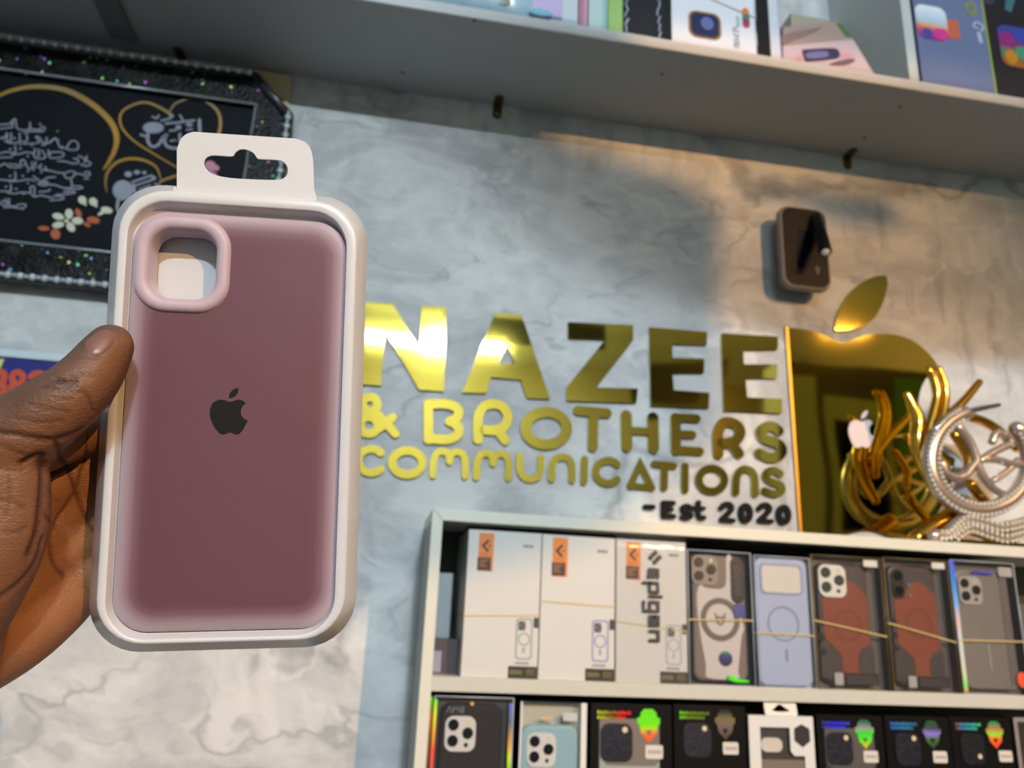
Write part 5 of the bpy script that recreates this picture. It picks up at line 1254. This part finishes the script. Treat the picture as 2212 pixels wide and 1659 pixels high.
G().ext([rrect(-w/2, w/2, 0, h, .002), rrect(-w/2+.005, w/2-.005, .005, h-.005, .002)], -.0006, .0003).build('grey_border', mat('grey_border', (146,140,134), .4), t)
# ================================================================== goods on the top shelf
ZG = ZS+TSH+.0006
YG = YSH+.006
def sx(px, y=YG): return at(px, 100, y).x
def sp3(xl, xr, yb):
    a = at(xl, yb, YG); b = at(xr, yb, YG); return (a.x+b.x)/2, b.x-a.x
HT = .15
# pale aqua pouch with a silver watch face and lilac tag
x0_, x1_ = at(775, 0, YG).x, at(1150, 30, YG).x
t = thing('plastic_pouch', 'pale aqua plastic pouch lying at the shelf front with silver dial and lilac tag', 'pouch', ((x0_+x1_)/2, YG, ZG)); w = x1_-x0_
g = G(); nx, nz = 30, 14; vs = []; random.seed(9)
for j in range(nz+1):
    for i in range(nx+1):
        u = i/nx; v = j/nz; e = (sin(pi*u)**.35)*(sin(pi*min(1, v*1.0))**.5 if 0 < v < 1 else 0)
        vs.append((-w/2+w*u, .012-.012*e-.004*abs(sin(u*17+v*5))*e+.06*v*0, .0004+.06*v))
g.add(vs, [[j*(nx+1)+i, j*(nx+1)+i+1, (j+1)*(nx+1)+i+1, (j+1)*(nx+1)+i] for j in range(nz) for i in range(nx)], True)
aq = mat('aqua_film', (176,206,222), .18, coat=.5, noise=.12, nscale=22)
po = g.build('pouch_film', aq, t); so = po.modifiers.new('s', 'SOLIDIFY'); so.thickness = .012; so.offset = 1
k = (at(1000,0,YG).x-at(900,0,YG).x)/100
def loc_x(px, yb=20): return at(px, yb, YG).x-t.location.x
G().ext([ell(loc_x(1082,0), .024, 24*k, n=24)], -.010, -.006).build('silver_dial', mat('warm_silver', (170,164,150), .3, .5), t)
G().ext([ell(loc_x(1165,30), .008, 26*k, 9*k, 20)], -.010, -.004).build('blue_disc', mat('sky_blue', (150,206,232), .3), t)
# lilac tag box
cx, w = sp3(1148, 1214, 34)
t = thing('lilac_card', 'small lilac card with faint print resting on a white packet', 'card', (cx, YG-.004, ZG+.0085))
G().ext([rrect(-w/2, w/2, 0, .05, .003)], 0, .003).build('card', mat('lilac', (204,184,226), .4), t)
G().ext([[(-.004,.005),(.003,.005),(0,.011)]], -.0006, 0).build('printed_mark', mat('lilac_ink', (158,136,190), .5), t)
def goods_box(xl, xr, yb, label, m_, name='retail_box', cat='box', d=.07, h=HT, grp='boxes on the wall shelf', y=None, bev=.0008):
    cx, w = sp3(xl, xr, yb)
    t = thing(name, label, cat, (cx, YG if y is None else y, ZG), group=grp)
    G().box(-w/2, w/2, 0, d, 0, h).build('carton', m_, t, bevel=bev)
    return t, w
t, w = goods_box(1152, 1248, 45, 'white packet behind the lilac card on the wall shelf', mat('cool_white_card', (206,214,222), .4), 'flat_packet', 'packet', .05)
G().box(-w/2, w/2, -.0008, .0002, 0, .012).build('aqua_foot', mat('aqua_pale', (176,204,214), .35), t)
t, w = goods_box(1250, 1269, 55, 'thin pink edged box standing next to the mint green box', mat('pink_card', (206,160,176), .4), d=.07)
G().box(-w/2-.0002, w/2*.1, -.0006, .0002, 0, HT).build('pink_spine', mat('deep_pink', (190,120,146), .4), t)
t, w = goods_box(1271, 1311, 62, 'white and mint box in cellophane between pink and green boxes', mat('mint_white', (200,220,220), .3, coat=.5))
G().box(w/2-.007, w/2, -.0006, .0002, 0, HT).build('mint_side', mat('mint', (160,204,200), .3), t)
t, w = goods_box(1313, 1345, 68, 'lime green box in cellophane beside the black wrapped box', mat('lime_green', (166,204,120), .3, coat=.6))
t, w = goods_box(1347, 1447, 84, 'black box in crinkled shiny wrap between lime and white watch boxes', mat('glossy_black_wrap', (34,34,40), .14, coat=.8, bump=.6, nscale=60))
wr = mat('silver_crinkle', (206,212,236), .12, .6, bump=.9, nscale=140)
for sx_ in (-w/2+.004, w/2-.018):
    g = G()
    for k in range(9): g.stroke([(sx_+random.uniform(-.003,.003), .004+k*.014), (sx_+random.uniform(-.003,.004), .016+k*.014)], .0011, -.0016-.0001*k, -.0006)
    g.build('wrap_crease', wr, t)
G().box(w/2-.008, w/2, -.0012, .0002, 0, HT).build('wrap_edge', mat('wrap_black', (14,14,16), .3), t)
g = G()
for k in range(7): g.ball((-w/2+.008+k*.0055, -.0012, .0035+.001*(k % 2)), .0014, 8, 5)
g.build('wrap_fold', wr, t)
# white smartwatch box
t, w = goods_box(1452, 1634, 108, 'white smartwatch box with blue watch picture and vertical price print', mat('watch_white', (242,242,250), .35), cat='watch box')
q = w/182
wc = G().ext([rrect(-w/2+36*q, -w/2+106*q, 24*q, 90*q, 18*q)], -.0006, .0002).build('watch_picture', mat('watch_gold', (160,116,48), .35, .4), t)
sc_ = G().ext([rrect(-w/2+41*q, -w/2+101*q, 29*q, 85*q, 14*q)], -.0009, -.0003).build('watch_screen', mat('watch_blue', (42,50,92), .25), wc)
g = G(); g.ext([ell(-w/2+76*q, 62*q, 14*q, 16*q, 14)], -.0012, -.0008); g.build('screen_glow', mat('screen_pale', (104,116,170), .3), sc_)
g = G()
for i, st in enumerate(([(0,8),(0,-2),(6,-2),(6,8),(12,8),(12,-2)], [(18,8),(18,-2),(24,6),(29,8),(29,-2)], [(33,-1),(34,-1)], [(38,8),(43,2),(38,-2),(46,-3),(50,4)])):
    g.stroke([(w/2-(46-b)*q, (16+a)*q) for a, b in st], 1.3*q, -.0006-.00004*i, .0002, smooth=False)
g.build('price_print', mat('soft_ink', (150,150,160), .5), t)
G().ext([rrect(w/2-28*q, w/2-12*q, 68*q, 118*q, 8*q)], -.0006, .0002).build('colour_picture', ramp_mat('watch_colours', [(0,(226,60,80)),(.4,(120,80,120)),(.6,(90,150,90)),(.8,(240,150,60)),(1,(230,80,60))], 'Z', 68*q, 118*q, .3), t)
G().ext([rrect(w/2-42*q, w/2-34*q, 66*q, 94*q, 2*q)], -.0006, .0002).build('mint_bar', mat('mint_bar', (186,204,198), .4), t)
G().tube([(-w/2-.001,-.0012,118*q+.02),(0,-.0014,124*q),(w/2+.001,-.0012,96*q)], .0007, 6).build('tie_string', mat('string_cream', (206,196,160), .6), t)
G().box(w/2-3*q, w/2+.0002, -.0007, .03, 0, HT).build('box_corner', mat('bright_edge', (236,240,250), .25), t)
# jar like pack with white stones
t, w = goods_box(1637, 1664, 116, 'narrow clear pack of white stones beside the white watch box', mat('dark_green_back', (70,84,82), .5), 'stone_pack', 'pack', .04, y=YG+.012)
st_m = mat('white_stone', (222,218,210), .5, noise=.08, nscale=120)
random.seed(12)
for k in range(9):
    g = G(); g.ball((random.uniform(-.3,.3)*w, -.006, .008+k*.0125), .0068, 9, 6, (1, .8, random.uniform(.7,.95)))
    g.build('stone', st_m, t)
G().box(-w/2, w/2, -.0135, -.013, 0, HT).build('clear_front', filmd, t)
t, w = goods_box(1666, 1688, 122, 'slim white box in clear wrap next to the pack of stones', mat('white_gloss', (228,232,240), .2, coat=.5))
G().box(w/2-.0012, w/2+.0002, -.0006, .06, 0, HT).build('lilac_edge', mat('lilac_edge', (200,170,214), .3), t)
# pink watch box leaning over to one side behind the shelf edge
t = thing('watch_box', 'pink smartwatch box leaning over sideways with green corner label', 'watch box', (at(1690,140,YG).x, YG, ZG), group=None)
ox, oz = t.location.x, ZG
def pz_(L, y): return [(at(x, yy, y).x-ox, max(.0003, at(x, yy, y).z-oz)) for x, yy in L]
G().ext([pz_([(1691,152),(1893,172),(1842,84),(1812,46),(1691,58)], YG)], 0, .02).build('carton', mat('rose_beige', (176,150,140), .45), t, bevel=.0006)
fp_ = G().ext([pz_([(1692,151),(1891,171),(1843,86),(1692,100)], YG)], -.0007, .0002).build('front_print', mat('dusty_pink', (214,186,192), .45), t)
wp = G().ext([cat_rom(pz_([(1738,132),(1732,112),(1738,108),(1800,105),(1812,114),(1812,124),(1800,129),(1750,134)], YG), 3, True)], -.0014, -.0004).build('watch_picture', mat('watch_navy', (60,58,86), .3), t)
G().ext([cat_rom(pz_([(1746,128),(1742,116),(1782,112),(1786,124)], YG), 3, True)], -.0018, -.0012).build('screen_glow', mat('screen_lilac', (124,116,168), .3), wp)
for L in ([(1716,128),(1730,116),(1736,130),(1724,134)], [(1814,114),(1836,118),(1840,126),(1816,126)]): G().ext([cat_rom(pz_(L, YG), 3, True)], -.0013, -.0004).build('strap_picture', mat('strap_pink', (222,160,176), .4), t)
G().ext([cat_rom(pz_([(1790,141),(1812,132),(1842,128),(1844,134),(1824,142)], YG), 3, True)], -.0013, -.0004).build('shade_print', mat('mauve_print', (120,92,96), .4), t)
G().ext([cat_rom(pz_([(1692,96),(1720,84),(1740,78),(1775,60),(1748,64),(1692,76)], YG), 3, True)], -.0010, .0002).build('hand_print', mat('mauve_print2', (150,118,112), .5), t)
G().ext([pz_([(1806,51),(1816,50),(1840,80),(1828,80)], YG)], -.0010, .0002).build('green_label', mat('leaf_green', (74,124,60), .45), t)
# beige card board standing at the back
a = at(1690, 60, -.02); b = at(1775, 60, -.02)
t = thing('card_box', 'plain beige carton standing at the back of the wall shelf', 'box', ((a.x+b.x)/2, -.05, ZG))
G().box(-(b.x-a.x)/2, (b.x-a.x)/2, 0, .046, 0, HT+.08).build('carton', mat('plain_beige', (176,166,146), .6), t, bevel=.001)
t = thing('cable_bundle', 'black cable bundle hanging low at the back of the wall shelf', 'cable', (at(1790,0,-.04).x, -.04, ZG+.001))
g = G(); g.tube(cat_rom([(-.03,0,.12),(-.02,-.004,.10),(0,0,.092),(.03,.002,.10),(.05,0,.13)], 6), .009, 10, round_ends=True); g.build('cable', mat('cable_black', (28,30,30), .5), t)
G().tube([(-.03,0,.001),(-.03,0,.12)], .003, 8).build('cable_tail', MATS['cable_black'], t)
# slate blue watch box with lime edge, then a black one
def slate_box(xl, xr, yb, label, m_, rot, fn):
    p0 = at(xl, yb, YG); p1 = at(xr, yb, YG)
    t = thing('watch_box', label, 'watch box', (p0.x, YG, ZG), group='dark watch boxes'); w = p1.x-p0.x
    G().box(0, w, 0, .08, 0, HT+.075).build('carton', m_, t, bevel=.0008)
    fn(t, w, w/140); return t
def fa(t, w, q):
    wp = G().ext([rrect(-8*q+.001*0+10*q, 62*q, 96*q, 168*q, 16*q)], -.0006, .0002).build('watch_picture', ramp_mat('watch_art', [(0,(70,60,120)),(.25,(190,60,150)),(.4,(230,120,90)),(.5,(226,190,150)),(.6,(190,214,232)),(1,(236,244,250))], 'Z', 96*q, 168*q, .3, wob=.15), t)
    G().ext([rrect(10*q+2*q, 30*q, 98*q, 118*q, 6*q)], -.0009, -.0004).build('art_blue', mat('art_blue', (74,76,160), .3), wp)
    G().ext([rrect(34*q, 58*q, 98*q, 122*q, 6*q)], -.0009, -.0004).build('art_pink', mat('art_pink', (224,60,150), .3), wp)
    G().box(62*q, 84*q, -.0005, .0002, 106*q, 146*q).build('strap_picture', mat('strap_orange', (214,104,72), .4), t)
    g = G(); g.ext([ell(124*q, 142*q, 11*q, n=18), ell(124*q, 142*q, 7*q, n=18)], -.0006, .0002); g.stroke([(122*q,136*q),(124*q,110*q)], 4*q, -.0006, .0002); g.build('logo_print', mat('pale_print', (182,190,214), .4), t)
    for k in range(2): G().ext([ell(114*q, (178+k*36)*q, 12*q, 15*q, 16), ell(114*q, (178+k*36)*q, 6*q, 8*q, 16)], -.0006, .0002).build('olive_letter', mat('olive_print', (136,146,70), .4), t)
    G().box(w-.0022, w+.0004, -.0008, .06, 0, HT+.075).build('lime_edge', mat('lime_edge', (176,190,60), .4), t)
slate_box(1995, 2151, 190, 'slate blue watch box with bright watch picture and lime edge', mat('slate_blue', (110,122,158), .35), 0, fa)
def fb(t, w, q):
    wp = G().ext([rrect(22*q, 96*q, 76*q, 172*q, 18*q)], -.0006, .0002).build('watch_picture', ramp_mat('watch_art_b', [(0,(190,120,40)),(.25,(150,90,50)),(.45,(60,140,100)),(.6,(150,40,110)),(1,(50,70,150))], 'Z', 76*q, 172*q, .3, wob=.2), t)
    G().ext([ell(44*q, 98*q, 14*q, 17*q, 14)], -.0009, -.0004).build('art_amber', mat('art_amber', (206,134,40), .3), wp)
    G().ext([ell(40*q, 140*q, 13*q, 16*q, 14)], -.0009, -.0004).build('art_magenta', mat('art_magenta', (150,40,120), .3), wp)
    G().ext([rrect(56*q, 90*q, 96*q, 126*q, 8*q)], -.0009, -.0004).build('art_green', mat('art_green', (64,150,110), .3), wp)
    G().ext([rrect(60*q, 92*q, 134*q, 166*q, 8*q)], -.0009, -.0004).build('art_blue', mat('art_blue2', (56,70,170), .3), wp)
    G().box(96*q, 112*q, -.0005, .0002, 120*q, 170*q).build('strap_picture', mat('strap_red', (150,60,56), .4), t)
    G().ext([[(46*q,w*0+210*q),(62*q,262*q),(84*q,262*q),(60*q,205*q)]], -.0006, .0002).build('teal_mark', mat('teal_mark', (56,110,120), .4), t)
    G().ext([ell(10*q, 232*q, 18*q, n=18)], -.0006, .0002).build('faint_ring', mat('faint_violet', (56,50,72), .4), t)
slate_box(2154, 2290, 200, 'black watch box with colourful watch picture at the frame edge', mat('navy_black_card', (20,22,34), .35), 0, fb)

# ================================================================== calligraphy ornament on the cabinet
YO = -.105
def op(px, py, y=YO): return at(px, py, y)
bz = ZT+.0006
oc = op(2113, 1010)
orn = thing('calligraphy_ornament', 'gold and rhinestone calligraphy ornament standing on the cabinet before the gold apple', 'ornament', (oc.x, YO, ZT))
rose_g = mat('champagne_metal', (214,196,184), .22, .75)
gold2 = mat('polished_gold', (230,176,70), .12, 1.0)
stone = mat('rhinestone', (255,246,228), .08, .1, coat=1.0)
def oc6(L): return [(1750+x/3.686, 750+y/3.686) for x, y in L]
def otube(name, L, r, m_, y=YO, dy=None, f=oc6, n=10, parent=orn):
    P = cat_rom(f(L), 6); N_ = len(P)
    X = [op(p.x, p.y, y+(dy*(i/(N_-1)) if dy else 0)) for i, p in enumerate(P)]
    R = [r if not hasattr(r, '__call__') else r(i/(N_-1)) for i in range(N_)]
    g = G().tube(X, R, n, round_ends=True)
    return part(g, name, m_, parent) if parent is orn else g
def stones(name, L, y, step=.0066, r=.0027, off=-.004, f=oc6):
    P = [op(p.x, p.y, y) for p in cat_rom(f(L), 14)]
    g = G(); acc = 0.; last = P[0]
    for a in P[1:]:
        acc += (a-last).length; last = a
        if acc >= step: acc = 0; g.ball(a+Vector((0,off,0)), r, 6, 4)
    return part(g, name, stone, orn)
# round band: open at the upper right where the silver tail leaves it
def circ(r, a0, a1, n=26, cx=1345, cy=905): return [(cx+r*cos(radians(a0+(a1-a0)*k/n)), cy-r*sin(radians(a0+(a1-a0)*k/n))) for k in range(n+1)]
otube('ring_band', circ(395, 108, 400), .0120, rose_g)
stones('rhinestone_strand', circ(438, 112, 396), YO, off=-.0095); stones('rhinestone_strand', circ(352, 112, 396), YO, off=-.0095)
otube('silver_tail', [(1000,650),(1080,580),(1200,532),(1350,490),(1500,462)], lambda u: .0058-.0022*u, mat('bright_silver', (226,226,230), .12, 1.0), YO-.006)
# the letters inside the ring
otube('script_stroke', [(1180,640),(1260,740),(1310,850),(1340,960),(1400,1060),(1480,1140),(1580,1180),(1660,1150)], lambda u: .0072-.002*u, rose_g)
otube('script_stroke', [(1050,930),(1080,1000),(1150,1040),(1230,1020),(1290,950),(1330,900)], .0066, rose_g)
otube('script_stroke', [(1360,900),(1450,840),(1530,800),(1600,760),(1560,700),(1480,690),(1450,750)], .0060, rose_g)
otube('script_stroke', [(1400,890),(1500,900),(1600,930),(1680,930)], .0060, rose_g)
otube('script_stroke', [(1460,1060),(1540,1010),(1600,960),(1650,900)], .0048, rose_g)
for L in ([(1180,640),(1290,820)], [(1060,930),(1100,970),(1090,930)], [(1440,700),(1500,670),(1600,790),(1560,770)], [(1290,1000),(1240,1010),(1310,1000)], [(1510,870),(1500,960),(1460,1040),(1530,1100)]):
    stones('rhinestone_strand', L, YO, .011, .0018, -.0062)
# flames of gold rising behind
fl_r = lambda a, b: (lambda u: a*(1-u)+b*u)
otube('gold_flame', [(1000,1120),(900,940),(850,760),(860,600),(820,480),(775,380)], lambda u: .006+.0058*sin(pi*min(1,u*.9+.1)), gold2, YO+.028)
otube('gold_flame', [(950,900),(940,700),(990,500),(1010,380),(985,260),(945,185)], lambda u: .0085-.0018*u, gold2, YO+.034)
otube('gold_flame', [(1000,800),(1010,640),(1060,520),(1080,400),(1070,290),(1025,175)], lambda u: .0075-.0025*u, gold2, YO+.03)
otube('gold_flame', [(930,760),(1010,660),(1110,540),(1230,420),(1345,280)], lambda u: .0095-.0038*u, gold2, YO+.03)
otube('gold_flame', [(1290,560),(1400,600),(1520,680),(1640,800)], lambda u: .0075, gold2, YO+.024)
otube('gold_leaf', [(1150,700),(1230,820),(1260,900),(1250,1000)], lambda u: .007, gold2, YO+.03)
otube('gold_leaf', [(1280,1090),(1330,1160),(1420,1260)], lambda u: .008, gold2, YO+.03)
# waved foot
for k, (L, r) in enumerate((([(980,1500),(1080,1490),(1150,1420),(1220,1380),(1340,1400),(1480,1440),(1620,1420),(1760,1380)], .0088), ([(975,1560),(1090,1555),(1170,1490),(1250,1450),(1380,1490),(1520,1530),(1660,1500),(1800,1450)], .0080))):
    otube('wave_foot', L, r, rose_g, YO-.002)
    stones('rhinestone_strand', [(x, y-26) for x, y in L], YO-.002, off=-.009); stones('rhinestone_strand', [(x, y+24) for x, y in L], YO-.002, off=-.009)
otube('gold_base', [(850,1520),(960,1440),(1080,1370),(1180,1290)], .0125, gold2, YO+.022)
part(G().box(oc.x-.085, oc.x+.09, YO-.012, YO+.045, ZT+.0002, ZT+.010), 'stand', gold2, orn, .002)
# goods and panels across the shop, the things the gold mirrors show
def rack(name, label, x0, x1, z0, z1, m_, bands):
    t = thing(name, label, 'display rack', ((x0+x1)/2, -3.45, z0)); w = x1-x0; h = z1-z0
    G().box(-w/2, w/2, .002, .25, 0, h).build('frame', m_, t, bevel=.004)
    for i, (a, b, c, d, col) in enumerate(bands):
        G().box(-w/2+a*w, -w/2+b*w, .25, .262, c*h, d*h).build('panel', col, t)
    return t
cr_ = mat('cream_frame', (190,180,120), .5); dk = mat('dark_gap', (44,40,34), .6); gr = mat('grass_green', (96,140,30), .5); te = mat('teal_panel', (60,140,120), .5); og = mat('orange_panel', (230,90,30), .5)
rack('display_rack', 'tall cream display rack against the far shop wall', 2.35, 4.3, ZF, 1.62, mat('rack_brown', (86,70,44), .6), [(.03,.14,.5,.97,cr_),(.17,.40,.62,.93,cr_),(.20,.37,.66,.88,dk),(.42,.54,.60,.98,gr),(.56,.70,.62,.95,mat('grey_poster', (170,164,140), .6)),(.71,.78,.62,.96,te),(.06,.5,.44,.50,MATS['cream_plaster']),(.40,.44,.1,.5,og),(.12,.16,0,.5,cr_),(.3,.34,0,.5,cr_)])
rack('display_rack', 'low wooden display rack beside the tall cream one', .3, 1.85, ZF, .45, mat('rack_wood', (120,92,50), .6), [(.05,.3,.55,.95,cr_),(.35,.55,.6,.95,mat('olive_poster', (150,150,60), .6)),(.6,.95,.55,.9,mat('amber_poster', (190,140,50), .6))])
